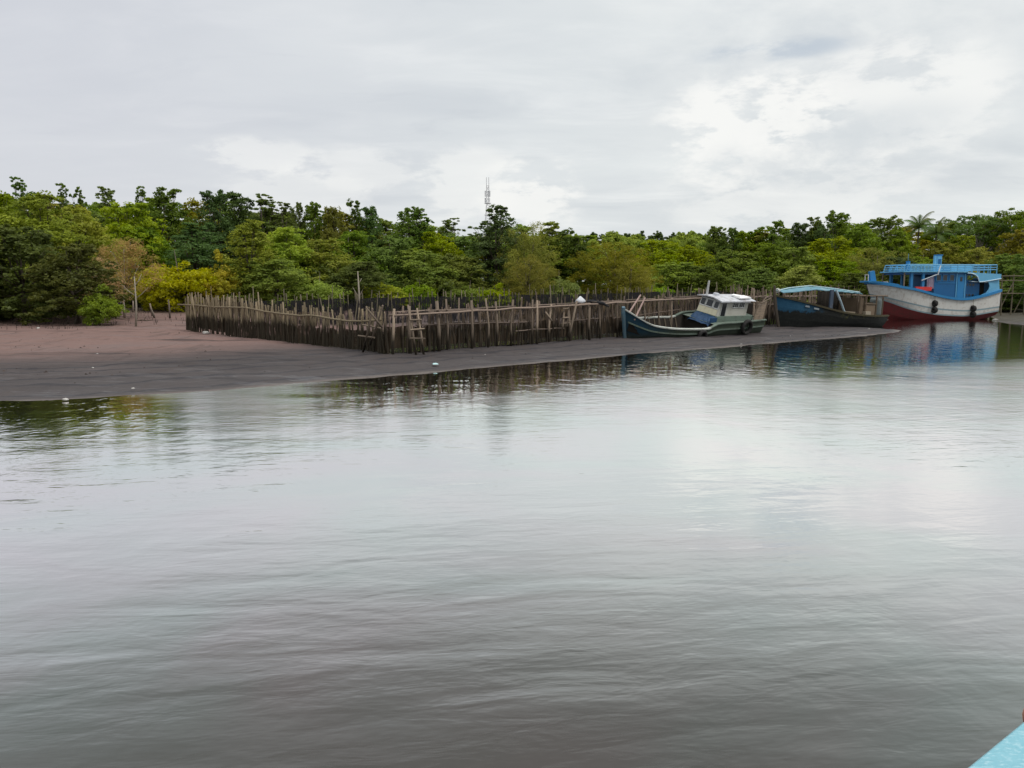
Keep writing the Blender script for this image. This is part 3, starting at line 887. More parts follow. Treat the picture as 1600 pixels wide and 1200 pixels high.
# dead stem and bare pale stem
def stem(u, v0, v1, Y, label, name, r, forks):
    p0 = at_y(u, v0, Y); p1 = at_y(u - 1, v1, Y)
    g = gz(p0.x, Y)
    b = MB(); base = Vector((p0.x, Y, g))
    pts = [base - Vector((0, 0, .3)), base.lerp(p1, .4) + Vector((.08, 0, 0)), p1]
    b.tube(pts, [r * 1.3, r, r * .5], 7)
    for (k, du, dv) in forks:
        q = base.lerp(p1, k); e = q + Vector((du, 0, dv))
        b.tube([q, q.lerp(e, .5) + Vector((0, 0, -.06)), e], [r * .5, r * .35, r * .15], 5)
    o = b.build(name, M['pale_bark'], shift=base, smooth=True); o.location = base
    tag(o, label, 'tree')
stem(560, 458, 424, 74, 'bare pale dead stem with a short fork standing behind the left fence', 'dead_tree', .09, [(.35, .55, 1.1), (.4, -.5, .8), (.7, .35, .5)])
stem(211, 496, 432, 51.2, 'slender pale grey trunk rising from the mud between the loose stakes', 'bare_sapling', .055, [(.55, .9, .75), (.62, -.8, .7), (.8, .5, .8)])

# ------------------------------------------------------------------ telecom tower
def tower():
    Y = 330.0
    top = at_y(762, 277, Y); g = gz(top.x, Y)
    H = top.z - g
    o = thing('telecom_tower', 'pale grey lattice telecom mast rising behind the trees against the clouds', 'tower', (top.x, Y, g))
    m = paint('galvanised', (.66, .67, .69), amount=.1, rough=.6)
    def hw(z): return lerp(3.2, .55, min(1, z / (H * .78)))
    for sx in (-1, 1):
        for sy in (-1, 1):
            b = MB(); b.tube([(sx * hw(0), sy * hw(0), 0), (sx * .55, sy * .55, H * .78), (sx * .5, sy * .5, H * .93)], .11, 5); b.build('leg', m, o)
    b = MB(); n = 20
    for k in range(n):
        z0, z1 = H * .93 * k / n, H * .93 * (k + 1) / n
        a, c = hw(z0), hw(z1)
        for (p, q, r_, s_) in ((-1, -1, 1, -1), (1, -1, 1, 1), (1, 1, -1, 1), (-1, 1, -1, -1)):
            b.tube([(p * a, q * a, z0), (r_ * c, s_ * c, z1)], .055, 4)
            b.tube([(r_ * a, s_ * a, z0), (p * c, q * c, z1)], .055, 4)
            b.tube([(p * c, q * c, z1), (r_ * c, s_ * c, z1)], .05, 4)
    b.build('lattice', m, o)
    for z in (.80, .86):
        for k in range(3):
            an = k * 2.1 + z * 9
            b = MB(); b.box((math.cos(an) * 1.0, math.sin(an) * 1.0, H * z), (.5, .35, 2.3), Matrix.Rotation(an, 3, 'Z')); b.build('panel_antenna', m, o)
    b = MB()
    for k in range(2): b.torus((0, 0, H * (.68 + .10 * k)), (0, 0, 1), 1.2, .15, 12, 5)
    b.build('service_ring', m, o)
    b = MB()
    for dx in (-.5, .45): b.tube([(dx, 0, H * .9), (dx, 0, H)], [.16, .12], 6)
    b.build('whip_antenna', m, o)
    b = MB()
    for k, an in enumerate((-1.6, .5)): b.torus((math.cos(an) * 1.1, math.sin(an) * 1.1, H * .62), (math.cos(an), math.sin(an), 0), .45, .22, 12, 6)
    b.build('dish', m, o)
tower()

# ------------------------------------------------------------------ bamboo fences
STAKES = []
for k in range(7):
    b = MB(); g = random.Random(k + 3)
    pts = [Vector((g.uniform(-.02, .02), g.uniform(-.02, .02), i / 6)) for i in range(7)]
    pts[0] = Vector((0, 0, 0))
    b.tube(pts, [g.uniform(.036, .046) * (1.1 - .3 * i / 6) for i in range(7)], 6)
    me = bpy.data.meshes.new('stake'); me.from_pydata(b.v, [], b.f); me.update()
    STAKES.append((me, b))
SM = {}
def stake_mesh(i, mat):
    if (i, mat) not in SM:
        me = STAKES[i][0].copy(); me.materials.append(M[mat]); SM[(i, mat)] = me
    return SM[(i, mat)]

def fence(label, P, Q, spacing, topf, mat, thick=1.0, limit=100, jitter=.12, name='bamboo_fence'):
    """topf(s, X, Y) -> height of the stake tops; returns the fence's Empty"""
    L = (Q - P).length; n = int(L / spacing)
    base = Vector((P.x, P.y, gz(P.x, P.y)))
    o = thing(name, label, 'fence', base, group='bamboo fences of the fish pen')
    d = (Q - P).normalized(); nrm = Vector((-d.y, d.x))
    spots = []
    for i in range(n + 1):
        s = (i + R.uniform(-.35, .35)) / n; s = max(0, min(1, s))
        q = P + (Q - P) * s + nrm * R.uniform(-.06, .06)
        z0 = gz(q.x, q.y) - .25
        z1 = topf(s, q.x, q.y) + R.gauss(0, jitter)
        if R.random() < .13: z1 += R.uniform(.15, .5)
        if R.random() < .10: z1 -= R.uniform(.15, .5)
        if R.random() < .10: continue
        if z1 < z0 + .5: continue
        spots.append((math.hypot(q.x, q.y), q, z0, z1))
    near = sorted(spots, key=lambda a: a[0])
    rest = MB()
    for k, (_, q, z0, z1) in enumerate(near):
        th = thick * R.choice((R.uniform(.6, 1.0), R.uniform(.8, 1.2), R.uniform(1.1, 1.55))); i = R.randrange(len(STAKES))
        rot = (R.gauss(0, .06), R.gauss(0, .06), R.uniform(0, 6.28))
        if k < limit:
            c = bpy.data.objects.new('stake', stake_mesh(i, mat)); COL.objects.link(c); c.parent = o
            c.location = (q.x - base.x, q.y - base.y, z0 - base.z); c.rotation_euler = rot; c.scale = (th, th, z1 - z0)
        else:
            dx, dy = math.tan(rot[1]) * (z1 - z0), -math.tan(rot[0]) * (z1 - z0)
            rest.tube([(q.x, q.y, z0), (q.x + dx * .5 + R.uniform(-.02, .02), q.y + dy * .5, (z0 + z1) / 2), (q.x + dx, q.y + dy, z1)], [.042 * th, .038 * th, .032 * th], 5)
    if rest.f:
        r = rest.build('stakes_beyond', M[mat], o, shift=base); tag(r, kind='stuff')
    return o, base, d, nrm

def mesh_mat(name, col, dens, zgap=None):
    """nylon net / split-bamboo screen: see-through weave with tears"""
    m, t, out = newmat(name)
    p = t.pos()
    n = t.noise(p, 1.2, 4, .6)
    fib = t.noise(t.scale(p, (9, 9, .7)), 2.0, 3, .6)
    c = t.mix(fib, tuple(x * .5 for x in col), tuple(x * 1.5 for x in col))
    pr = t.node('ShaderNodeBsdfPrincipled'); t.put(pr.inputs['Base Color'], c); pr.inputs['Roughness'].default_value = .9
    pr.inputs['Specular IOR Level'].default_value = .1
    tr = t.node('ShaderNodeBsdfTransparent')
    mx = t.node('ShaderNodeMixShader')
    k = t.rng(t.math('ADD', t.math('MULTIPLY', fib, .6), t.math('MULTIPLY', n, .4)), dens - .06, dens + .06, 1, 0)
    t.put(mx.inputs[0], k); t.l.new(tr.outputs[0], mx.inputs[1]); t.l.new(pr.outputs[0], mx.inputs[2])
    t.l.new(mx.outputs[0], out.inputs[0])
    return m
M['net'] = mesh_mat('black_net', (.018, .017, .019), .54)
M['screen'] = mesh_mat('split_bamboo_screen', (.060, .044, .030), .58)
M['screen_tan'] = mesh_mat('dry_bamboo_screen', (.15, .11, .070), .50)

def sheet(name, mat, o, base, P, Q, off, zlo, zhi, n=60, sag=.03):
    d = (Q - P).normalized(); nr = Vector((-d.y, d.x)) * off
    b = MB(); vs = []; fs = []
    for i in range(n + 1):
        s = i / n; q = P + (Q - P) * s + nr
        w = R.uniform(-sag, sag)
        lo, hi = zlo(s, q), zhi(s, q) + R.uniform(-.06, .06)
        for z, k in ((lo, 1), ((lo + hi) / 2, 0), (hi, 1)):
            e = w * k * .5 + (sag if not k else 0)
            vs.append((q.x + nr.x * e * 4, q.y + nr.y * e * 4, z))
    for i in range(n):
        for j in range(2):
            fs.append((i * 3 + j, i * 3 + 3 + j, i * 3 + 4 + j, i * 3 + 1 + j))
    b.add(vs, fs)
    return b.build(name, mat, o, shift=base)

def zpx(v, Y): return EYE - (v - 452) * Y / F * 1.0

# left side of the pen
top1 = [(288, 461), (345, 462), (381, 466), (419, 476), (475, 481), (541, 485), (605, 487)]
def px(x, y): return 800 + F * x / y
o1, b1, d1, n1 = fence('tan bamboo fence with a sagging rail, running from the pale trunk toward the water', A, B, .125,
                       lambda s, x, y: zpx(interp(px(x, y), top1), y) - .02, 'bamboo_tan', .9, 100, .14)
rail1 = [(285, 475), (344, 480), (391, 481), (419, 487), (475, 492), (500, 494), (549, 502), (601, 499)]
bb = MB(); pts = []
for u, v in rail1:
    k = (u - 800) / F
    # intersection of bearing with the fence line
    s = (k * A.y - A.x) / ((B.x - A.x) - k * (B.y - A.y)); q = A + (B - A) * s
    pts.append(Vector((q.x + n1.x * -.17, q.y + n1.y * -.17, zpx(v, q.y))))
fine = []
for i in range(len(pts) - 1):
    for w in (0, .5): fine.append(pts[i].lerp(pts[i + 1], w) + Vector((0, 0, R.uniform(-.03, .03))))
fine.append(pts[-1])
bb.tube(fine, .05, 6); bb.build('rail', M['bamboo_tan'], o1, shift=b1, smooth=True)
sheet('screen', M['screen'], o1, b1, A, B, .12, lambda s, q: gz(q.x, q.y) + .02 + .35 * max(0, 1 - s * 3.0), lambda s, q: gz(q.x, q.y) + lerp(.95, .85, s))
sheet('upper_screen', M['screen_tan'], o1, b1, A, B + (A - B) * .28, .16, lambda s, q: gz(q.x, q.y) + .9, lambda s, q: zpx(interp(px(q.x, q.y), top1), q.y) - .22)

# waterside of the pen, with its plank walkway
def walk_z(s): return 1.93 + .62 * s
o2, b2, d2, n2 = fence('grey stake fence facing the water with a plank walkway on top and thick posts', B, C_, .20,
                       lambda s, x, y: walk_z(s) + .12, 'bamboo_grey', 1.0, 100, .12)
sheet('screen', M['screen'], o2, b2, B, C_, .13, lambda s, q: gz(q.x, q.y) + .22, lambda s, q: gz(q.x, q.y) + 1.15)
sheet('upper_screen', M['screen_tan'], o2, b2, B + (C_ - B) * .2, C_, .17, lambda s, q: gz(q.x, q.y) + 1.1, lambda s, q: walk_z(.2 + .8 * s) - .1)
for off, dz, rr in ((-.16, 0.0, .05), (-.5, -.02, .05)):
    bb = MB(); pts = []
    for i in range(25):
        s = i / 24; q = B + (C_ - B) * s + n2 * off
        pts.append((q.x, q.y, walk_z(s) + dz + R.uniform(-.03, .03)))
    bb.tube(pts, rr, 6); bb.build('walkway_beam', M['plank'], o2, shift=b2, smooth=True)
s = .01
while s < .97:
    ln = R.uniform(.045, .09)
    if R.random() < .82:
        bb = MB(); off = R.choice((-.26, -.38))
        pts = [B + (C_ - B) * k + n2 * off for k in (s, min(1, s + ln))]
        z = [walk_z(k) + .075 + R.uniform(-.015, .03) for k in (s, min(1, s + ln))]
        bb.sweep([(p.x, p.y, zz) for p, zz in zip(pts, z)], [(-.10, 0), (.10, 0), (.10, .035), (-.10, .035)])
        bb.build('walkway_plank', M['plank'], o2, shift=b2)
    s += ln * .8
for u, vt, r_ in ((604, 482, .07), (629, 478, .085), (678, 470, .10), (692, 467, .06), (725, 469, .075), (750, 466, .055), (767, 471, .07), (793, 468, .07),
                  (823, 468, .06), (827, 469, .07), (851, 475, .075), (881, 473, .06), (912, 473, .085), (933, 474, .06), (960, 470, .07), (1002, 462, .06), (1018, 461, .06), (1039, 465, .06), (1068, 464, .055), (1090, 452, .05)):
    k = (u - 800) / F
    s = (k * B.y - B.x) / ((C_.x - B.x) - k * (C_.y - B.y)); q = B + (C_ - B) * s - n2 * R.uniform(.1, .56)
    bb = MB(); z0 = gz(q.x, q.y) - .3; z1 = zpx(vt, q.y); r_ *= .82
    bb.tube([(q.x, q.y, z0), (q.x + R.uniform(-.05, .05), q.y, (z0 + z1) / 2), (q.x + R.uniform(-.1, .1), q.y, z1)], [r_ * 1.15, r_, r_ * .9], 7)
    bb.build('post', M['pole'], o2, shift=b2, smooth=True)
for (s0, s1, z0, z1) in ((.27, .40, .98, .97), (.40, .51, 1.30, 1.42), (.05, .3, 1.45, 1.38), (.55, .8, 1.35, 1.75), (.62, .95, .95, 1.5)):
    bb = MB(); pts = []
    for i in range(7):
        w = i / 6; q = B + (C_ - B) * lerp(s0, s1, w) - n2 * .14
        pts.append((q.x, q.y, lerp(z0, z1, w) + R.uniform(-.03, .03)))
    bb.tube(pts, .03, 5); bb.build('cross_pole', M['plank'], o2, shift=b2)

# back of the pen, hung with black net
def back_top(s): return lerp(2.22, 2.75, min(1, s * 1.3))
o3, b3, d3, n3 = fence('far side fence of the pen hung with a band of black net between thin stakes', A + Vector((.6, .8)), D, .30,
                       lambda s, x, y: back_top(s) + .26 + .22 * R.random(), 'bamboo_far', .95, 100, .16)
sheet('black_net', M['net'], o3, b3, A + Vector((.6, .8)), D, -.10, lambda s, q: .6, lambda s, q: back_top(s), 90)
# fence beyond the pen, behind the boats
def end_top(s): return lerp(2.85, 2.95, s)
o4, b4, d4, n4 = fence('tall close-set stake fence behind the two beached boats with a crooked pole platform', C_, E, .19,
                       lambda s, x, y: end_top(s), 'bamboo_grey', 1.05, 100, .22)
sheet('screen', M['screen'], o4, b4, C_, E, .14, lambda s, q: gz(q.x, q.y) + .45, lambda s, q: gz(q.x, q.y) + 1.6)
for dz, off in ((0, -.12), (-.05, -.45), (-.6, -.14)):
    bb = MB(); pts = []
    for i in range(19):
        s = i / 18; q = C_ + (E - C_) * s + n4 * off
        pts.append((q.x, q.y, lerp(2.5, 2.45, s) + dz + R.uniform(-.06, .06)))
    bb.tube(pts, .05, 6); bb.build('rail', M['plank'], o4, shift=b4)
for k in range(10):
    s = .03 + k * .1; q = C_ + (E - C_) * s - n4 * .5
    bb = MB(); bb.tube([(q.x, q.y, 0), (q.x + R.uniform(-.1, .1), q.y, 1.5), (q.x + R.uniform(-.15, .15), q.y, R.uniform(2.7, 3.4))], [.085, .075, .06], 7)
    bb.build('post', M['pole'], o4, shift=b4)
bb = MB()      # arched bent poles beside the nearest boat's stern
c0 = C_ + (E - C_) * .22 - n4 * .7
bb.tube([(c0.x + 1.3 * math.cos(a) * d4.x, c0.y + 1.3 * math.cos(a) * d4.y, 1.95 + .55 * math.sin(a)) for a in [math.pi * i / 10 for i in range(11)]], .05, 6)
bb.build('bent_pole', M['plank'], o4, shift=b4)

# ladders against the fences
def line_pt(u, v, P, Q, off):
    k = (u - 800) / F
    d = (Q - P).normalized(); nr = Vector((-d.y, d.x)) * off
    P2, Q2 = P + nr, Q + nr
    s = (k * P2.y - P2.x) / ((Q2.x - P2.x) - k * (Q2.y - P2.y)); q = P2 + (Q2 - P2) * s
    return Vector((q.x, q.y, zpx(v, q.y)))
def ladder(label, P, Q, rails, rungs, off=-.75):
    a0 = line_pt(*rails[0][0], P, Q, -.62)
    pts = []
    base = Vector((a0.x, a0.y, gz(a0.x, a0.y)))
    o = thing('wooden_ladder', label, 'ladder', base, group='ladders against the pen fence')
    for (a, c) in rails:
        p, q = line_pt(*a, P, Q, off - .25), line_pt(*c, P, Q, off + .02)
        p.z = min(p.z, gz(p.x, p.y) - .05) if a[1] > 538 else p.z
        b = MB(); b.tube([p, p.lerp(q, .5) + Vector((.015, 0, 0)), q], [.05, .045, .04], 7); b.build('rail', M['pole'], o, shift=base, smooth=True)
    for (a, c) in rungs:
        p, q = line_pt(*a, P, Q, off - .17), line_pt(*c, P, Q, off - .17)
        b = MB(); b.tube([p, q], .038, 6); b.build('rung', M['pole'], o, shift=base)
    return o
ladder('upright wooden ladder with three rungs against the waterside fence', B, C_, [((650, 548), (638, 476)), ((662, 546), (652, 481))],
       [((640, 499.5), (659, 499)), ((641, 515), (663, 513)), ((640, 528), (664, 528.5))])
ladder('leaning rickety ladder of crossed poles at the corner of the pen', B, A, [((566, 540), (583, 482)), ((578, 538), (599, 477))],
       [((567, 507), (599, 513)), ((560, 524), (585, 527))], off=.75)
ladder('short broken ladder hanging beside the white sack', B, C_, [((879, 512), (881, 481)), ((886, 510), (888, 481))],
       [((879, 482), (888, 481.5)), ((879, 496), (889, 495.5)), ((878, 505), (889, 504))], off=-.35)
def prop(label, u0, v0, u1, v1, P, Q, off, r=.045, name='leaning_pole'):
    p, q = line_pt(u0, v0, P, Q, off - .2), line_pt(u1, v1, P, Q, off)
    b = MB(); b.tube([p, p.lerp(q, .5), q], [r * 1.1, r, r * .85], 7)
    o = b.build(name, M['pole'], shift=p, smooth=True); o.location = p
    tag(o, label, 'pole')
prop('pale pole leaning below the white sack', 889, 527, 901, 470, B, C_, -.8, .06)
prop('thin pole crossing behind the leaning ladder', 598, 512, 573, 480, B, C_, -.5, .04)
prop('short slanting brace right of the plank walkway\'s gap', 862, 501, 852, 487, B, C_, -.6, .05)

# sack on the walkway
p = line_pt(906, 476, B, C_, -.35)
b = MB(); vs = []; n = 12; rings = [(0, .18), (.06, .26), (.16, .22), (.28, .10), (.34, .04)]
for (z, r_) in rings:
    for k in range(n):
        an = 2 * math.pi * k / n
        w = r_ * (1 + .16 * math.sin(3 * an + z * 9) + R.uniform(-.06, .06))
        vs.append((w * math.cos(an) * 1.05, w * math.sin(an) * .7, z + R.uniform(-.02, .02)))
fs = [(i * n + k, i * n + (k + 1) % n, (i + 1) * n + (k + 1) % n, (i + 1) * n + k) for i in range(len(rings) - 1) for k in range(n)] + [tuple((len(rings) - 1) * n + k for k in range(n)), tuple(range(n - 1, -1, -1))]
b.add(vs, fs); so_ = b.build('white_sack', paint('sack', (.62, .64, .68), (.3, .3, .3), .15, .8), smooth=True); so_.location = p + Vector((0, 0, .1))
tag(so_, 'white tied sack lying on the plank walkway of the pen', 'sack')
p = line_pt(930, 477, B, C_, -.4)
b = MB(); b.tube([p + Vector((-1.0, 0, .12)), p + Vector((-.3, .05, .22)), p + Vector((.4, 0, .12)), p + Vector((.75, 0, -.08))], [.07, .10, .09, .04], 7)
nm, nt_, no_ = newmat('dark_cloth'); principled(nt_, no_, (.02, .02, .022), .95)
o = b.build('dark_cloth', nm, shift=p, smooth=True); o.location = p; tag(o, 'black rolled net draped over the walkway right of the white sack', 'net')

# loose stakes standing in the mud on the left
for (u, vb, vt, du, lab) in ((208, 499, 470, 0, 'dark stake left of the pale trunk on the mud'), (217, 491, 468, 0, 'thin dark stake right behind the pale trunk'),
                        (239, 503, 474, -5, 'pale-topped stake leaning left on the mud, with a second stick crossing it'), (243, 505, 482, -7, 'short stick crossing the leaning pale-topped stake'),
                        (266, 505, 468, -3, 'straight stake nearest the left end of the fence'), (276, 492, 467, -5, 'light-topped stake behind the straight one by the fence')):
    p = at_z(u, vb, .42); q = at_y(u + du, vt, p.y)
    p.z = gz(p.x, p.y) - .2
    b = MB(); b.tube([p, p.lerp(q, .5) + Vector((.02, 0, 0)), q], [.075, .07, .06], 7)
    o = b.build('mud_stake', M['mud_pole'], shift=p, smooth=True); o.location = p
    tag(o, lab, 'stake', 'loose stakes in the mud')

# litter and driftwood on the mud
white = paint('plastic_white', (.40, .39, .37), (.3, .28, .25), .3, .5)
aqua = paint('plastic_aqua', (.40, .60, .62), (.4, .5, .5), .3, .4)
def scrap(u, v, w, d_, h_, mat, name, label, cat, group=None):
    p = at_z(u, v, .25); w *= .75; d_ *= .75; h_ *= .5
    for _ in range(4): p = at_z(u, v, gz(p.x, p.y))
    b = MB(); n = 9; vs = []
    for (r_, z) in ((1, .01), (.8, .7), (.3, 1)):
        for k in range(n):
            an = 2 * math.pi * k / n; q = r_ * R.uniform(.65, 1.15)
            vs.append((math.cos(an) * w / 2 * q, math.sin(an) * d_ / 2 * q, z * h_ * R.uniform(.7, 1.2)))
    fs = [(i * n + k, i * n + (k + 1) % n, (i + 1) * n + (k + 1) % n, (i + 1) * n + k) for i in range(2) for k in range(n)] + [tuple(2 * n + k for k in range(n))]
    b.add(vs, fs); o = b.build(name, mat, smooth=False); o.location = p; o.rotation_euler = (0, 0, R.uniform(-.3, .3))
    tag(o, label, cat, group)
scrap(680, 569, .38, .3, .09, aqua, 'plastic_bag', 'pale aqua plastic bag lying on the mud below the ladder', 'plastic bag')
for (u, v, w, lab) in ((124, 530, .2, 'white scrap upright on the pinkish mud at left'), (152, 553, .14, 'small pale scrap on the grey mud left of the fence'), (145, 575, .14, 'pale speck of litter near the left waterline'),
                    (208, 607, .15, 'white scrap right at the waterline on the left'), (102, 625, .28, 'pale curl of plastic at the edge of the water, far left'), (322, 521, .7, 'long pale strip at the foot of the left fence'),
                    (60, 513, .35, 'pale litter under the dark overhanging tree'), (345, 509, .3, 'white rag caught behind the left fence'), (642, 551, .12, 'white crumb of litter at the foot of the upright ladder'),
                    (614, 564, .1, 'tiny pale bit of litter left of the aqua bag'), (836, 536, .22, 'pale litter at the foot of the waterside fence'), (758, 554, .1, 'white scrap on the dark mud midway along the fence'),
                    (1158, 538, .2, 'white scrap on the mud in front of the nearest boat'), (1177, 517, .8, 'pale flat board on the mud behind the tyre'), (1000, 533, .1, 'small pale scrap below the nearest boat\'s bow'),
                    (916, 525, .25, 'white rubbish below the thick post of the fence'), (926, 527, .3, 'pale rubbish heap right of the white one under the fence'), (876, 531, .12, 'pale crumb left of the fence rubbish'), (1358, 514, .25, 'pale scrap on the tip of the mud spit'), (1235, 525, .12, 'tiny white scrap on the spit before the wreck')):
    scrap(u, v, w, w * .8, w * .35, white, 'litter_scrap', lab, 'litter', 'scraps of litter on the mud')
for (u, v, l, lab) in ((192, 497, 1.1, 'dark crooked branch on the mud near the pale trunk'), (185, 507, 1.6, 'longer driftwood branch in front of the pale trunk'), (225, 508, 1.2, 'driftwood branch before the leaning stakes'), (166, 506, .8, 'short dark root on the mud under the low bush')):
    p = at_z(u, v, .45); p.z = gz(p.x, p.y)
    b = MB(); b.tube([(-l / 2, 0, .02), (-l * .1, .1, .08), (l * .2, -.05, .04), (l / 2, .1, .1)], [.05, .045, .04, .02], 6); b.tube([(0, .05, .06), (.15, .1, .35)], [.03, .012], 5)
    o = b.build('driftwood', M['bark']); o.location = p; tag(o, lab, 'driftwood', 'driftwood on the mud')

# small lumps of mud, roots and shell grit scattered over the flat
b = MB()
for k in range(1900):
    u = R.uniform(-150, 1390)
    v0 = interp(u, SHORE_PX[1:18]); v1 = interp(u, [(-150, 506), (140, 506), (290, 512), (605, 548), (960, 524), (1390, 516)])
    w = R.random() ** (1.6 if k % 3 else .5)
    v = lerp(v0 - 1.5, v1, w)
    p = at_z(u, v, .3)
    p.z = gz(p.x, p.y)
    if p.z < .02 or float(vnoise(np.array(p.x * .45), np.array(p.y * .45), 31)) < .62 + R.uniform(-.12, .12): continue
    r_ = .022 + .06 * R.random() ** 3
    n_ = 5; vs = [p + Vector((math.cos(6.28 * i / n_) * r_ * R.uniform(.7, 1.5), math.sin(6.28 * i / n_) * r_ * R.uniform(.7, 1.5), -.02)) for i in range(n_)] + [p + Vector((R.uniform(-.3, .3) * r_, 0, r_ * R.uniform(.3, .8)))]
    b.add(vs, [(i, (i + 1) % n_, n_) for i in range(n_)])
for k in range(420):       # breathing roots of the mangroves
    u = R.uniform(-150, 290); v = R.uniform(490, 514) if u > 140 else R.uniform(503, 520)
    p = at_z(u, v, .45); p.z = gz(p.x, p.y)
    b.tube([p - Vector((0, 0, .05)), p + Vector((R.uniform(-.04, .04), 0, R.uniform(.08, .28)))], [.016, .008], 4)
tag(b.build('mud_clods', M['dark_clod']), 'dark lumps and breathing roots strewn over the mud flat', 'mud', kind='stuff')
# ------------------------------------------------------------------ boats
def hull(L, rows, bow_rake, nst=40, transom=True, mats_for=None, skip=0):
    """rows: keel to sheer, each (zf(t), bf(t)); returns MB with both sides and transom"""
    b = MB(); nr = len(rows); ts = [(i / nst) ** 1.3 for i in range(nst + 1)]
    idx = {}
    for sd in (-1, 1):
        for i, t in enumerate(ts):
            ztop = rows[-1][0](t); zlow = rows[0][0](t)
            for j, (zf, bf) in enumerate(rows):
                z = zf(t); fr = (z - zlow) / max(.001, ztop - zlow)
                x = L * t + bow_rake * (1 - fr) ** 1.2 * max(0, 1 - t * 2.2) ** 1.5
                idx[(sd, i, j)] = len(b.v); b.v.append((x, sd * bf(t), z))
    for sd in (-1, 1):
        for i in range(nst):
            for j in range(nr - 1):
                q = [idx[(sd, i, j)], idx[(sd, i + 1, j)], idx[(sd, i + 1, j + 1)], idx[(sd, i, j + 1)]]
                if sd > 0: q.reverse()
                b.face(q, mats_for(j) if mats_for else 0)
    if transom:
        for j in range(nr - 1):
            b.face([idx[(-1, nst, j)], idx[(1, nst, j)], idx[(1, nst, j + 1)], idx[(-1, nst, j + 1)]], mats_for(j) if mats_for else 0)
    return b

def edge(L, zf, bf, sd, t0, t1, n=30, rake=0, out=0.0, dz=0.0):
    return [(L * t, sd * (bf(t) + out), zf(t) + dz) for t in [lerp(t0, t1, i / n) for i in range(n + 1)]]

black_rubber = bpy.data.materials.new('rubber')
m_, t_, o_ = newmat('tyre_rubber'); nn = t_.noise(t_.obj(), 6, 3)
principled(t_, o_, t_.mix(nn, (.010, .010, .011), (.032, .030, .028)), .8, t_.bump(nn, .4, .01), .25); M['rubber'] = m_
m_, t_, o_ = newmat('window_glass'); principled(t_, o_, (.012, .016, .020), .12, None, .5); M['glass'] = m_
m_, t_, o_ = newmat('rope'); principled(t_, o_, (.20, .17, .12), .9); M['rope'] = m_
M['dark_inside'] = wood('dark_inside', (.040, .034, .028), (.014, .012, .010))

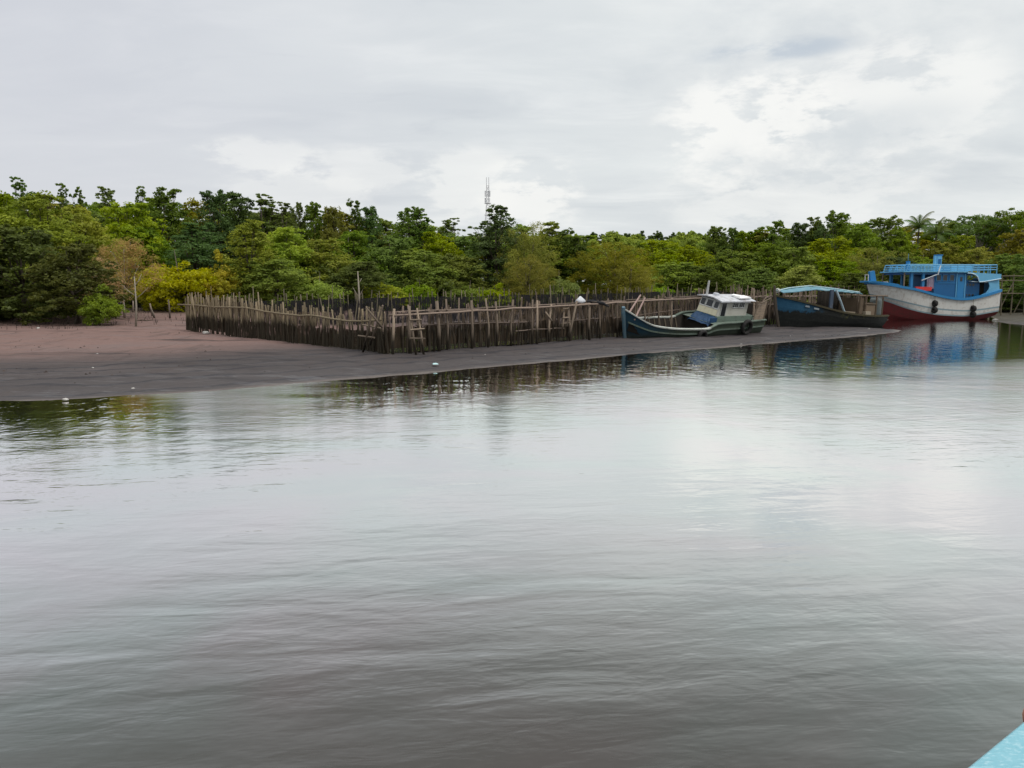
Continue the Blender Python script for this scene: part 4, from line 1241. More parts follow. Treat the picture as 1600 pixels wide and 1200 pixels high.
# ---- nearest boat: green-blue, beached and heeled towards the water
def boat_one():
    bow = Vector((6.07, 45.0)); L = 11.75; hd = math.atan2(7.3, 9.5)
    g = gz(6.5, 45.3)
    o = thing('fishing_boat', 'small green and blue wooden boat with a white wheelhouse, heeled over on the mud', 'boat', (bow.x, bow.y, g + .04), (rad(13), 0, hd), 'boats by the bank')
    BW = 1.42
    bf = lambda t: BW * min(1, sinterp(t, [(0, .02), (.06, .34), (.15, .66), (.3, .93), (.5, 1), (.8, .97), (1, .80)]))
    zs = lambda t: sinterp(t, [(0, 1.60), (.03, 1.42), (.07, 1.18), (.11, .97), (.15, .84), (.25, .74), (.40, .70), (.50, .71), (.56, .95), (.65, 1.0), (1, 1.04)])
    rows = [(lambda t: -.32 + .25 * max(0, .12 - t) * 6, lambda t: bf(t) * .30), (lambda t: -.12 + .1 * max(0, .12 - t) * 6, lambda t: bf(t) * .74),
            (lambda t: zs(t) * .30, lambda t: bf(t) * .90), (lambda t: zs(t) * .62, lambda t: bf(t) * .965), (lambda t: zs(t) * .66, lambda t: bf(t) * .995), (zs, bf)]
    m, t, out = newmat('boat_green_hull')
    q = t.obj(); s = t.sep(q); n = t.noise(q, 2.4, 5, .65); st = t.noise(t.scale(q, (5, 5, .8)), 1.5, 4)
    blue = t.mix(n, (.016, .050, .085), (.030, .078, .11)); green = t.mix(n, (.036, .052, .038), (.078, .096, .068))
    c = t.mix(t.rng(t.math('ADD', s[0], t.math('MULTIPLY', n, 1.2)), 1.6, 4.0), blue, green)
    plank = t.rng(t.math('FRACT', t.math('MULTIPLY', s[2], 5.0)), .0, .07, .6, 0)
    c = t.mix(t.math('MAXIMUM', plank, t.rng(st, .55, .75, 0, .5)), c, (.035, .033, .028))
    low = t.rng(t.math('ADD', s[2], t.math('MULTIPLY', n, .4)), .66, .34, 0, .9)
    c = t.mix(low, c, t.mix(n, (.022, .026, .022), (.05, .055, .042)))
    principled(t, out, c, .75, t.bump(n, .4, .02), .2); mh = m
    h = hull(L, rows, .55, 40); h.build('hull', mh, o, smooth=False)
    # inside planking, ribs, floor
    inn = [(lambda t: .10 + .5 * max(0, .14 - t) * 6, lambda t: max(.01, bf(t) * .78 - .05)), (lambda t: zs(t) - .02, lambda t: max(.012, bf(t) - .07))]
    b = MB(); n_ = 30; ii = {}
    for sd in (-1, 1):
        for i in range(n_ + 1):
            tt = lerp(.03, .985, i / n_)
            for j, (zf, f2) in enumerate(inn):
                ii[(sd, i, j)] = len(b.v); b.v.append((L * tt, sd * f2(tt), zf(tt)))
    for i in range(n_):
        b.face([ii[(-1, i, 0)], ii[(-1, i, 1)], ii[(-1, i + 1, 1)], ii[(-1, i + 1, 0)]])
        b.face([ii[(1, i, 1)], ii[(1, i, 0)], ii[(1, i + 1, 0)], ii[(1, i + 1, 1)]])
        b.face([ii[(-1, i, 0)], ii[(-1, i + 1, 0)], ii[(1, i + 1, 0)], ii[(1, i, 0)]])
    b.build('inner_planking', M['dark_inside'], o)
    for k in range(9):
        tt = .17 + k * .042
        b = MB()
        for sd in (-1, 1):
            b.tube([(L * tt, sd * (bf(tt) * .78 - .09), .12), (L * tt, sd * (bf(tt) - .12), zs(tt) - .03)], .05, 4)
        b.build('rib', M['deck_wood'], o)
    mg = paint('pale_gunwale', (.46, .48, .45), (.17, .18, .14), .5, .6)
    for sd in (-1, 1):
        b = MB(); b.sweep(edge(L, zs, bf, sd, .0, .51, 34, dz=.0), [(-.10, 0), (.10, 0), (.10, .07), (-.10, .07)]); b.build('gunwale', mg, o)
    mgr = paint('green_rail', (.12, .16, .13), (.05, .05, .04), .5)
    for sd in (-1, 1):
        b = MB(); b.sweep(edge(L, zs, bf, sd, .51, 1.0, 20), [(-.08, 0), (.09, 0), (.09, .06), (-.08, .06)]); b.build('gunwale', mgr, o)
        b = MB(); b.sweep(edge(L, lambda t: zs(t) * .64, lambda t: bf(t) * .985, sd, .02, .99, 34, out=.02), [(-.03, -.04), (.035, -.04), (.035, .04), (-.03, .04)]); b.build('rubbing_strake', mgr, o)
    # stem post, foredeck, bow posts
    mb = paint('stem_blue', (.10, .19, .25), (.2, .22, .2), .45)
    b = MB(); b.tube([(.50, 0, -.25), (.12, 0, .9), (-.06, 0, 1.45), (-.14, 0, 1.78)], [.10, .11, .12, .10], 6); b.build('stem_post', mb, o)
    b = MB(); vs = []; fs = []
    for i in range(9):
        tt = lerp(.01, .17, i / 8)
        for sd in (-1, 1): vs.append((L * tt, sd * max(.01, bf(tt) - .06), zs(tt) - .10))
    for i in range(8): fs.append((2 * i, 2 * i + 2, 2 * i + 3, 2 * i + 1))
    b.add(vs, fs); b.build('foredeck', paint('foredeck_green', (.13, .18, .15), amount=.5), o)
    mp = paint('pink_pole', (.42, .29, .26), (.25, .2, .17), .4)
    for (y0, x1) in ((-.35, 1.25), (.30, 1.55)):
        b = MB(); b.tube([(.55, y0, 1.1), (x1, y0 + .15, 2.35)], [.055, .045], 7); b.build('bow_pole', mp, o)
    # after deck and coaming
    md = paint('deck_green', (.13, .17, .14), (.07, .07, .055), .5)
    b = MB(); vs = []; fs = []
    for i in range(11):
        tt = lerp(.56, .995, i / 10)
        for sd in (-1, 1): vs.append((L * tt, sd * (bf(tt) - .04), zs(tt) - .05))
    for i in range(10): fs.append((2 * i, 2 * i + 2, 2 * i + 3, 2 * i + 1))
    b.add(vs, fs); b.build('after_deck', md, o)
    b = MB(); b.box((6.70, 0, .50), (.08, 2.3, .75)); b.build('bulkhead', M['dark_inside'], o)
    b = MB(); b.box((8.95, 0, 1.10), (3.6, 1.72, .38)); b.build('coaming', paint('coaming_green', (.15, .20, .165), (.06, .06, .05), .4), o)
    # blue tarpaulin folded in front of the wheelhouse
    b = MB(); vs = []; ny = 10; prof = [(6.50, .78), (6.68, .98), (6.92, 1.17), (7.16, 1.27)]
    for i in range(ny + 1):
        y = lerp(-.84, .84, i / ny)
        for (x, z) in prof:
            vs.append((x + R.uniform(-.04, .04), y, z + R.uniform(-.03, .03) - .10 * (abs(y) > .8)))
    fs = [(i * 4 + j, i * 4 + j + 1, (i + 1) * 4 + j + 1, (i + 1) * 4 + j) for i in range(ny) for j in range(3)]
    b.add(vs, fs)
    b.box((6.88, -.86, 1.00), (.60, .05, .42)); b.build('tarpaulin', paint('tarp_blue', (.008, .045, .115), (.012, .022, .045), .3, .6), o)
    # wheelhouse
    mw = paint('wheelhouse_white', (.52, .51, .46), (.28, .25, .19), .30)
    CX0, CX1, HY, Z0, Z1 = 7.15, 10.1, .76, 1.28, 2.20
    sl = .26
    t0 = MB()
    P_ = [(CX0, -HY, Z0), (CX1, -HY, Z0), (CX1, HY, Z0), (CX0, HY, Z0), (CX0 + sl, -HY, Z1), (CX1, -HY, Z1), (CX1, HY, Z1), (CX0 + sl, HY, Z1)]
    t0.add(P_, [(0, 1, 5, 4), (1, 2, 6, 5), (2, 3, 7, 6), (3, 0, 4, 7), (4, 5, 6, 7)])
    cab = t0.build('wheelhouse', mw, o)
    def front(y, f): return Vector((CX0 + sl * f - .012, y, lerp(Z0, Z1, f)))
    mfr = paint('frame_white', (.62, .63, .62), (.3, .3, .27), .25)
    for (y0, y1) in ((-.71, -.33), (-.25, .25), (.33, .71)):
        b = MB(); a = [front(y0, .47), front(y1, .47), front(y1, .94), front(y0, .94)]; b.add(a, [(3, 2, 1, 0)])
        w = b.build('window', M['glass'], cab)
        b = MB()
        for i in range(4): b.tube([a[i] + Vector((-.015, 0, 0)), a[(i + 1) % 4] + Vector((-.015, 0, 0))], .028, 4)
        b.build('window_frame', mfr, cab)
    b = MB(); a = [front(-.74, .02), front(.74, .02), front(.74, .42), front(-.74, .42)]; b.add(a, [(3, 2, 1, 0)])
    b.build('front_panel', paint('cream_panel', (.60, .57, .42), (.33, .27, .17), .35), cab)
    for (x0, x1, z0, z1, nm) in ((7.5, 7.98, 1.15, 2.12, 'doorway'), (8.55, 9.10, 1.80, 2.10, 'window'), (9.18, 9.72, 1.80, 2.10, 'window')):
        for sd in (-1, 1):
            b = MB(); b.add([(x0, sd * (HY + .012), z0), (x1, sd * (HY + .012), z0), (x1, sd * (HY + .012), z1), (x0, sd * (HY + .012), z1)], [(0, 1, 2, 3) if sd < 0 else (3, 2, 1, 0)])
            b.build(nm, M['glass'], cab)
            b = MB()
            cs = [(x0, z0), (x1, z0), (x1, z1), (x0, z1)]
            for i in range(4):
                (xa, za), (xb, zb) = cs[i], cs[(i + 1) % 4]
                b.tube([(xa, sd * (HY + .02), za), (xb, sd * (HY + .02), zb)], .025, 4)
            if nm == 'window':
                for k in (1, 2): b.tube([(lerp(x0, x1, k / 3), sd * (HY + .025), z0), (lerp(x0, x1, k / 3), sd * (HY + .025), z1)], .018, 4)
            b.build('door_frame' if nm == 'doorway' else 'window_frame', mfr, cab)
    mr = paint('roof_white', (.47, .49, .53), (.22, .20, .19), .6, .5, 2.0, False)
    b = MB(); nx, ny = 10, 8; vs = []
    for i in range(nx + 1):
        for j in range(ny + 1):
            x = lerp(CX0 + .02, CX1 + .45, i / nx); y = lerp(-.97, .97, j / ny)
            vs.append((x, y, Z1 + .05 + .12 * (1 - (y / .97) ** 2) - .01 * i / nx))
    n0 = len(vs); vs += [(x, y, z - .07) for x, y, z in vs]
    fs = []
    W_ = ny + 1
    for i in range(nx):
        for j in range(ny):
            q = [i * W_ + j, (i + 1) * W_ + j, (i + 1) * W_ + j + 1, i * W_ + j + 1]
            fs.append(q); fs.append([k + n0 for k in reversed(q)])
    for i in range(nx):
        for j in (0, ny):
            q = [i * W_ + j, (i + 1) * W_ + j]; fs.append([q[0], q[0] + n0, q[1] + n0, q[1]])
    for j in range(ny):
        for i in (0, nx):
            q = [i * W_ + j, i * W_ + j + 1]; fs.append([q[0], q[1], q[1] + n0, q[0] + n0])
    b.add(vs, fs); rf = b.build('roof', mr, cab)
    b = MB(); b.box((9.7, -.5, Z1 + .19), (1.2, .55, .09), Matrix.Rotation(.12, 3, 'Z')); b.box((9.35, -.3, Z1 + .245), (.5, .5, .08), Matrix.Rotation(.5, 3, 'Z'))
    b.build('folded_sheet', paint('sheet_white', (.78, .78, .78), (.5, .5, .5), .1, .7), cab)
    b = MB(); b.tube([(8.0, .2, Z1 + .12), (8.0, .2, Z1 + .30)], [.22, .17], 10); b.build('roof_vent', mr, cab)
    b = MB(); b.tube([(7.55, .55, Z1 + .1), (7.5, .56, Z1 + .98)], [.075, .06], 8); b.build('mast', paint('mast_grey', (.50, .51, .50), amount=.3), o)
    # stern frame
    for (x, y) in ((10.75, -.95), (11.6, .95), (11.75, -.98)):
        b = MB(); b.tube([(x, y, 1.05), (x + .02, y, Z1 + .02)], .05, 6); b.build('awning_post', M['pole'], o)
    b = MB(); b.box((10.9, .3, 1.5), (.9, 1.3, .85), taper=.9); b.build('engine_box', M['dark_inside'], o)
    b = MB()
    for k in range(7): b.box((11.25 + .02 * k, -.95, 1.12 + k * .165), (.95, .05, .145))
    b.build('stern_board', paint('stern_tan', (.34, .26, .19), (.12, .09, .07), .5), o)
    b = MB(); b.tube([(10.0, -1.0, 2.22), (11.0, -1.1, 2.18), (12.0, -1.0, 2.45)], .04, 5); b.build('boom', M['pole'], o)
    for (tt, zz, r_) in ((.445, .34, .29), (.80, .74, .40)):
        x = L * tt; y = -(bf(tt) + .14)
        b = MB(); b.torus((x, y, zz), (0, 1, .05), r_, .105, 20, 8); ty = b.build('tyre_fender', M['rubber' if tt < .9 else 'rubber'], o, smooth=True)
        b = MB(); b.tube([(x, y + .06, zz + r_), (x - .05, y + .12, zs(tt) + .08)], .02, 5); b.build('rope', M['rope'], ty)
boat_one()

# ---- wreck with the blue awning
def boat_two():
    bow = Vector((18.6, 57.0)); L = 14.2; hd = math.atan2(9.0, 11.7)
    g = gz(20, 58)
    o = thing('old_boat', 'derelict dark wooden boat with a peeling blue bow under a long pale blue awning', 'boat', (bow.x, bow.y, g - .1), (rad(3), 0, hd), 'boats by the bank')
    BW = 1.7
    bf = lambda t: BW * sinterp(t, [(0, .02), (.05, .28), (.13, .58), (.3, .9), (.5, 1), (.8, .95), (1, .6)])
    zs = lambda t: sinterp(t, [(0, 2.35), (.08, 2.12), (.2, 1.78), (.35, 1.38), (.5, 1.08), (.7, .86), (1, .72)])
    rows = [(lambda t: -.45, lambda t: bf(t) * .25), (lambda t: -.1, lambda t: bf(t) * .66), (lambda t: lerp(-.1, zs(t), .35), lambda t: bf(t) * .85),
            (lambda t: lerp(-.1, zs(t), .7), lambda t: bf(t) * .96), (zs, bf)]
    m, t, out = newmat('wreck_hull')
    q = t.obj(); s = t.sep(q); n = t.noise(q, 2.2, 6, .7); st = t.noise(t.scale(q, (2, 2, 5)), 1.5, 4)
    dark = t.mix(st, (.007, .009, .009), (.026, .028, .026))
    blue = t.mix(n, (.014, .062, .125), (.035, .105, .17))
    lim = t.math('ADD', t.math('ADD', 1.28, t.math('MULTIPLY', s[0], -.03)), t.math('MULTIPLY', t.math('SUBTRACT', n, .5), .9))
    kb = t.math('MULTIPLY', t.rng(t.math('SUBTRACT', s[2], lim), 0, .12), t.rng(t.math('ADD', s[0], t.math('MULTIPLY', n, 3)), 5.6, 3.6))
    c = t.mix(kb, dark, blue)
    moss = t.math('MULTIPLY', t.rng(n, .48, .62), t.rng(s[0], 4.5, 7, 0, .7))
    c = t.mix(t.math('MULTIPLY', moss, t.rng(s[2], .55, .85)), c, (.085, .082, .030))
    principled(t, out, c, .85, t.bump(st, .6, .03), .15)
    hull(L, rows, .9, 40).build('hull', m, o)
    b = MB(); vs = []; fs = []
    for i in range(21):
        tt = lerp(.02, .99, i / 20)
        for sd in (-1, 1): vs.append((L * tt, sd * max(.01, bf(tt) - .06), zs(tt) - .22))
    for i in range(20): fs.append((2 * i, 2 * i + 2, 2 * i + 3, 2 * i + 1))
    b.add(vs, fs); b.build('deck', M['deck_wood'], o)
    mg = wood('mossy_rail', (.095, .082, .048), (.03, .027, .02))
    for sd in (-1, 1):
        b = MB(); b.sweep(edge(L, zs, bf, sd, 0, 1, 30), [(-.07, -.06), (.06, -.06), (.08, .07), (-.10, .07)]); b.build('gunwale', mg, o)
    b = MB(); b.tube([(.9, 0, -.4), (.25, 0, 1.2), (-.1, 0, 2.4), (-.2, 0, 3.05)], [.12, .13, .13, .08], 6); b.build('stem_post', M['bark'], o)
    ml = paint('lettering_white', (.22, .26, .28), (.1, .14, .2), .5)
    b = MB()        # worn pale patches high on the bow
    for (x, w) in ((2.35, .42), (3.2, .5)):
        tt = x / L; y = -(bf(tt) * .985 + .02)
        b.box((x, y, zs(tt) - .24), (w, .02, .12), Matrix.Rotation(-.18, 3, 'Z') @ Matrix.Rotation(.13, 3, 'Y'))
    b.build('bow_patch', ml, o)
    # awning
    ma = paint('awning_blue', (.095, .225, .290), (.25, .31, .32), .45, .6, 1.5, False)
    ctrl = [(.35, 2.72, .14, .35), (1.6, 2.84, .20, .5), (4.2, 3.02, .20, .42), (7.0, 2.86, .15, .42), (10.2, 2.60, .06, .36), (11.2, 2.52, .05, .3)]
    b = MB(); vs = []
    n_ = 24
    xs = [(lerp(ctrl[0][0], ctrl[-1][0], i / n_)) for i in range(n_ + 1)]
    for x in xs:
        z = interp(x, [(c_[0], c_[1]) for c_ in ctrl]); dz = interp(x, [(c_[0], c_[2]) for c_ in ctrl]); w = interp(x, [(c_[0], c_[3]) for c_ in ctrl])
        for (y, k) in ((-w, 1), (-w * .55, .42), (0, 0), (w * .55, .42), (w, 1)):
            vs.append((x, y + R.uniform(-.02, .02), z - dz * k + R.uniform(-.025, .025)))
    nv = len(vs); vs += [(x, y, z - .05) for x, y, z in vs]
    fs = []
    for i in range(n_):
        for j in range(4):
            q_ = [i * 5 + j, (i + 1) * 5 + j, (i + 1) * 5 + j + 1, i * 5 + j + 1]
            fs.append(q_); fs.append([k + nv for k in reversed(q_)])
        for j in (0, 4):
            a_, c_ = i * 5 + j, (i + 1) * 5 + j
            fs.append([a_, a_ + nv, c_ + nv, c_])
    b.add(vs, fs); aw = b.build('awning', ma, o)
    b = MB(); b.tube([(.1, 0, 2.70), (1.6, 0, 2.90), (4.2, 0, 3.06), (7, 0, 2.90), (11.3, 0, 2.56)], .045, 6); b.build('ridge_pole', paint('ridge_pale', (.42, .58, .62), amount=.3), aw)
    b = MB(); b.torus((.25, 0, 2.70), (1, 0, .2), .11, .08, 12, 6); b.build('rolled_end', paint('roll_grey', (.50, .52, .50), amount=.3), aw)
    for (x, z0, z1) in ((1.3, 1.7, 2.9), (3.9, 1.2, 3.1), (10.6, .6, 2.8)):
        for sd in (-1, 1):
            b = MB(); b.tube([(x, sd * .30, z0), (x, sd * .30, z1 - .22)], .045, 6); b.build('awning_post', M['pole'], o)
    mdk = paint('navy_post', (.03, .05, .085), amount=.3)
    b = MB(); b.box((6.35, -.55, 1.85), (.42, .10, 1.9)); b.build('awning_board', mdk, o)
    b = MB(); b.tube([(6.8, -.6, 2.78), (7.0, -.9, 2.0), (7.6, -1.1, .9)], [.09, .085, .075], 7); b.build('slanted_pole', paint('pole_blue', (.30, .39, .45), amount=.4), o)
    # boarded shelter in the shade
    b = MB()
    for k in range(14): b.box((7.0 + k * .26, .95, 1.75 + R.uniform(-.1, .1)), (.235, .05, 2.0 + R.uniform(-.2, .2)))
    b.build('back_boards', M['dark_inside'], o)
    b = MB(); b.box((8.6, -.2, 1.08), (1.8, 1.2, .12), Matrix.Rotation(.05, 3, 'Y')); b.build('bench', M['deck_wood'], o)
    # shack of posts at the stern, drum
    mk = wood('shack_wood', (.20, .15, .105), (.07, .055, .042))
    sh = MB()
    sh.box((10.15, -.85, 1.48), (.62, .06, 1.7)); sh.box((11.3, -.95, 1.12), (1.55, .06, .95)); sh.box((10.0, .3, 1.4), (.06, 1.8, 1.5)); sh.box((12.1, .2, 1.2), (.06, 1.9, 1.2)); sh.box((11.2, 1.0, 1.3), (2.2, .06, 1.4))
    shk = sh.build('shelter_wall', mk, o)
    for (x, y, h_) in ((9.8, -.95, 1.62), (10.55, -1.0, 1.65), (12.15, -1.0, 1.6), (13.7, -.7, 1.5), (13.6, .7, 1.5)):
        b = MB(); b.tube([(x, y, .6), (x + R.uniform(-.06, .06), y, .75 + h_)], [.08, .07], 6); b.build('shelter_post', mk, o)
    for (x0, x1, z, y) in ((9.6, 13.9, 2.36, -.95), (10.4, 12.2, 1.72, -1.0), (9.6, 13.8, 2.30, .8)):
        b = MB(); b.tube([(x0, y, z), (x1, y, z - .05)], .055, 6); b.build('shelter_beam', mk, o)
    b = MB(); b.tube([(12.9, -.55, .62), (12.9, -.55, .9), (12.9, -.55, 1.2), (12.9, -.55, 1.9), (12.9, -.55, 2.1)], [.44, .46, .45, .46, .40], 14); b.build('water_drum', paint('drum_teal', (.085, .105, .105), (.05, .05, .045), .5), o, smooth=True)
    b = MB(); b.box((10.75, -1.02, .98), (.75, .3, .3)); b.build('crate', paint('crate_pale', (.30, .26, .20), amount=.4), o)
boat_two()

# ---- big blue and white boat
def boat_three():
    bow = Vector((35.25, 80.0)); stern = Vector((48.65, 82.0))
    L = (stern - bow).length; hd = math.atan2(stern.y - bow.y, stern.x - bow.x)
    o = thing('blue_fishing_boat', 'large white boat with red bottom, bright blue cabin and railed roof, afloat', 'boat', (bow.x, bow.y, 0), (0, 0, hd), 'boats by the bank')
    BW = 2.1
    def bfun(keys): return lambda t: BW * sinterp(t, keys)
    bf = bfun([(0, .03), (.04, .42), (.10, .70), (.2, .90), (.35, 1.0), (.6, 1.02), (.85, .95), (1, .82)])
    zs = lambda t: sinterp(t, [(0, 3.62), (.08, 3.50), (.2, 3.18), (.32, 2.88), (.44, 2.45), (.58, 2.10), (.7, 2.03), (.83, 2.30), (1, 2.86)])
    zg = lambda t: sinterp(t, [(0, 2.45), (.1, 2.12), (.25, 1.62), (.44, 1.12), (.62, .90), (.75, .88), (1, 1.22)])
    zr = lambda t: sinterp(t, [(0, 2.15), (.1, 1.75), (.25, 1.05), (.44, .54), (.62, .36), (.75, .36), (1, .80)])
    bl = lambda t: bf(t) * sinterp(t, [(0, .55), (.12, .62), (.3, .84), (.5, .93), (1, .90)])
    zk = lambda t: sinterp(t, [(0, .25), (.12, -.35), (.3, -.6), (.8, -.5), (1, .15)])
    rows = [(zk, lambda t: bl(t) * .30), (lambda t: lerp(zk(t), zr(t), .45), lambda t: bl(t) * .80), (zr, lambda t: lerp(bl(t), bf(t), .28)), (lambda t: zr(t) + .13, lambda t: lerp(bl(t), bf(t), .32)),
            (lambda t: zg(t) - .05, lambda t: lerp(bl(t), bf(t), .58)), (lambda t: zg(t) + .10, lambda t: lerp(bl(t), bf(t), .64)), (lambda t: lerp(zg(t), zs(t), .6), lambda t: lerp(bl(t), bf(t), .86)), (zs, bf)]
    mw = paint('hull_white', (.60, .595, .57), (.27, .21, .16), .42, .5)
    mr = paint('hull_red', (.17, .030, .032), (.075, .035, .03), .5, .6)
    mgl = paint('hull_line', (.22, .30, .33), (.15, .15, .15), .2)
    mb = paint('boat_blue', (.020, .185, .42), (.05, .14, .24), .18, .45)
    mb2 = paint('boat_blue_light', (.13, .385, .60), (.12, .30, .46), .2, .45)
    mbd = paint('cabin_blue', (.008, .100, .255), (.02, .07, .16), .2, .45)
    md = wood('boat_deck', (.22, .20, .17), (.11, .10, .085))
    hull(L, rows, 1.5, 44, True, lambda j: 1 if j < 2 else 2 if j in (2, 4) else 0).build('hull', [mw, mr, mgl], o, smooth=False)
    for sd in (-1, 1):
        b = MB(); b.sweep(edge(L, zs, bf, sd, 0.0, 1, 40, out=.03), [(-.12, -.10), (.12, -.10), (.12, .14), (-.12, .14)]); b.build('cap_rail', mb, o)
    b = MB(); vs = []; fs = []
    for i in range(25):
        tt = lerp(.005, .995, i / 24)
        for sd in (-1, 1): vs.append((L * tt, sd * max(.01, bf(tt) - .05), zs(tt) - .30))
    for i in range(24): fs.append((2 * i, 2 * i + 2, 2 * i + 3, 2 * i + 1))
    b.add(vs, fs); b.build('deck', md, o)
    b = MB(); vs = []; fs = []        # raised bow deck, flaring ahead of the stem
    for i in range(9):
        tt = lerp(0, .17, i / 8); w = max(.75, bf(tt) + .1)
        for sd in (-1, 1):
            vs.append((L * tt - .25 + .25 * i / 8, sd * w, zs(tt) + .06)); vs.append((L * tt - .25 + .25 * i / 8, sd * w, zs(tt) + .22))
    for i in range(8):
        a = 4 * i; c = a + 4
        fs += [(a + 1, c + 1, c + 3, a + 3), (a, a + 2, c + 2, c), (a, c, c + 1, a + 1), (a + 2, a + 3, c + 3, c + 2)]
    fs += [(0, 1, 3, 2)]
    b.add(vs, fs); b.build('bow_platform', mb, o)
    b = MB(); b.box((.60, 0, 4.12), (.62, .42, 1.35), Matrix.Rotation(-.16, 3, 'Y'), taper=.8); b.build('stem_head', mb, o)
    b = MB()
    for y in (-.55, .0): b.tube([(-.15, y, 3.75), (-.15, y, 4.45)], .035, 6)
    b.tube([(-.15, -.55, 4.42), (-.15, 0, 4.42)], .03, 6)
    b.build('bow_handrail', paint('rail_white', (.65, .65, .65), amount=.2), o)
    b = MB(); b.tube([(1.9, -.3, 3.5), (1.9, -.3, 3.75)], [.2, .16], 10); b.tube([(1.65, -.3, 3.7), (2.15, -.3, 3.7)], .06, 6); b.build('bollard', paint('bollard_white', (.6, .6, .58)), o)
    # roof deck
    RZ = 4.72
    b = MB(); b.box((6.15, 0, RZ), (6.9, 3.9, .12)); rf = b.build('roof', mb2, o)
    b = MB(); b.box((6.15, 0, RZ - .19), (6.3, 3.4, .16)); b.build('roof_beam', mbd, rf)
    # railing on the roof
    m_rail = paint('rail_blue', (.13, .385, .60), (.1, .25, .4), .15)
    rl = MB()
    cor = [(3.0, -1.85), (10.9, -1.85), (12.9, -1.75), (12.9, 1.75), (3.0, 1.85), (3.0, -1.85)]
    for dz in (.22, .44, .68):
        for (p, q) in zip(cor, cor[1:]):
            rl.tube([(p[0] + .25 * dz * (p[0] < 4), p[1], RZ + dz), (q[0] + .25 * dz * (q[0] < 4), q[1], RZ + dz)], .035 if dz < .6 else .05, 5)
    rl.build('railing', m_rail, o)
    for (p, q) in zip(cor, cor[1:]):
        n_ = max(2, int(math.hypot(q[0] - p[0], q[1] - p[1]) / .75))
        for i in range(n_):
            x, y = lerp(p[0], q[0], i / n_), lerp(p[1], q[1], i / n_)
            b = MB(); b.tube([(x, y, RZ - (.05 if x < 9.6 else .55)), (x + .2 * (x < 4), y, RZ + .68)], .04, 5); b.build('railing_post', m_rail, o)
    b = MB(); b.tube([(4.15, -.4, RZ), (4.15, -.4, RZ + 1.0), (4.15, -.4, RZ + 1.05)], [.2, .2, .24], 10); b.tube([(4.15, -.4, RZ + 1.0), (4.15, -.4, RZ + 1.8)], .02, 5); b.build('funnel', mb, o)
    fn = thing_part = None
    b = MB(); b.box((7.85, .2, RZ + .85), (.46, .5, 1.6)); fn = b.build('funnel', mb2, o)
    b = MB(); b.tube([(7.15, -.25, RZ), (7.15, -.25, RZ + 1.6)], .13, 9); b.build('exhaust_pipe', m_rail, fn)
    b = MB(); b.box((7.85, -.08, RZ + 1.05), (.28, .05, .5)); b.build('louvre', mbd, fn)
    b = MB(); b.box((7.85, .2, RZ + 1.70), (.60, .6, .09)); b.build('funnel_cap', mb, fn)
    b = MB(); b.box((10.0, .4, RZ + .33), (2.4, 2.0, .5)); b.build('roof_locker', mb2, o)
    # open fore part: posts
    for (x, y, r_) in ((2.9, -1.75, .05), (3.75, -1.6, .13), (5.0, -1.6, .13), (2.9, 1.75, .05), (3.75, 1.6, .13), (5.0, 1.6, .13)):
        b = MB(); b.box((x, y, (RZ + 2.9) / 2 - .05), (r_ * 1.9, r_ * 1.9, RZ - 2.9)); b.build('roof_post', mb if r_ > .1 else M['pole'], o)
    # cabin
    b = MB(); b.box((8.0, 0, 3.25), (3.55, 3.3, 2.7)); cab = b.build('cabin', mbd, o)
    Yc = -1.65
    for x in (6.65, 7.35, 8.1):
        b = MB(); b.box((x, Yc - .005, 4.12), (.48, .06, .58)); w = b.build('window', M['glass'], cab)
        b = MB()
        for (cx, cz, sx, sz) in ((x, 4.43, .56, .05), (x, 3.81, .56, .05), (x - .265, 4.12, .05, .58), (x + .265, 4.12, .05, .58)): b.box((cx, Yc - .03, cz), (sx, .05, sz))
        b.build('window_frame', mb, w)
    b = MB(); b.box((9.1, Yc - .02, 3.3), (.72, .06, 2.3)); dr = b.build('door', mb, cab)
    b = MB(); b.box((9.1, Yc - .055, 4.0), (.24, .03, .42)); b.build('door_window', M['glass'], dr)
    b = MB(); b.box((8.62, Yc - .03, 3.3), (.08, .08, 2.5)); b.box((9.55, Yc - .03, 3.3), (.08, .08, 2.5)); b.build('door_frame', mb2, cab)
    b = MB(); b.box((7.6, Yc - .02, 3.62), (2.0, .05, .07)); b.build('trim_rail', mb, cab)
    # aft house with holed bulwark
    b = MB(); b.box((10.55, -1.35, 3.05), (1.7, .08, 1.7)); aft = b.build('engine_house', mbd, o)
    for (x, z) in ((10.0, 3.45), (10.35, 3.45), (10.0, 2.42), (10.35, 2.42), (10.7, 2.42), (10.7, 3.45)):
        b = MB(); b.tube([(x, -1.38, z), (x, -1.41, z)], .13, 10); b.build('porthole', M['glass'], aft)
    b = MB(); b.box((11.5, -1.0, 3.0), (1.2, .3, 1.9)); b.build('opening_shade', M['dark_inside'], aft)  # dark block standing in for the shade inside the arched opening
    # curved canvas hood from the roof down to the stern
    b = MB(); vs = []; prof = []
    for i in range(9):
        a = math.pi / 2 * i / 8
        prof.append((9.55 + 1.05 * math.sin(a), 4.62 - .95 * (1 - math.cos(a))))
    outer = [(9.55, -1.98, 4.66), (10.4, -1.98, 4.60), (10.9, -1.98, 4.2), (11.0, -1.98, 3.72)]
    top = [(9.55, 4.66), (13.1, 4.46)]
    # side panel with a curved lower edge
    lo = [(9.55, 4.58), (9.9, 4.56), (10.35, 4.45), (10.65, 4.2), (10.78, 3.9), (10.85, 3.72), (11.4, 3.76), (12.2, 3.88), (13.25, 4.05)]
    for y in (-1.98, -1.92):
        for (x, z) in lo: vs.append((x, y, z))
        for (x, z) in lo: vs.append((x, y, interp(x, [(9.55, 4.66), (13.25, 4.50)])))
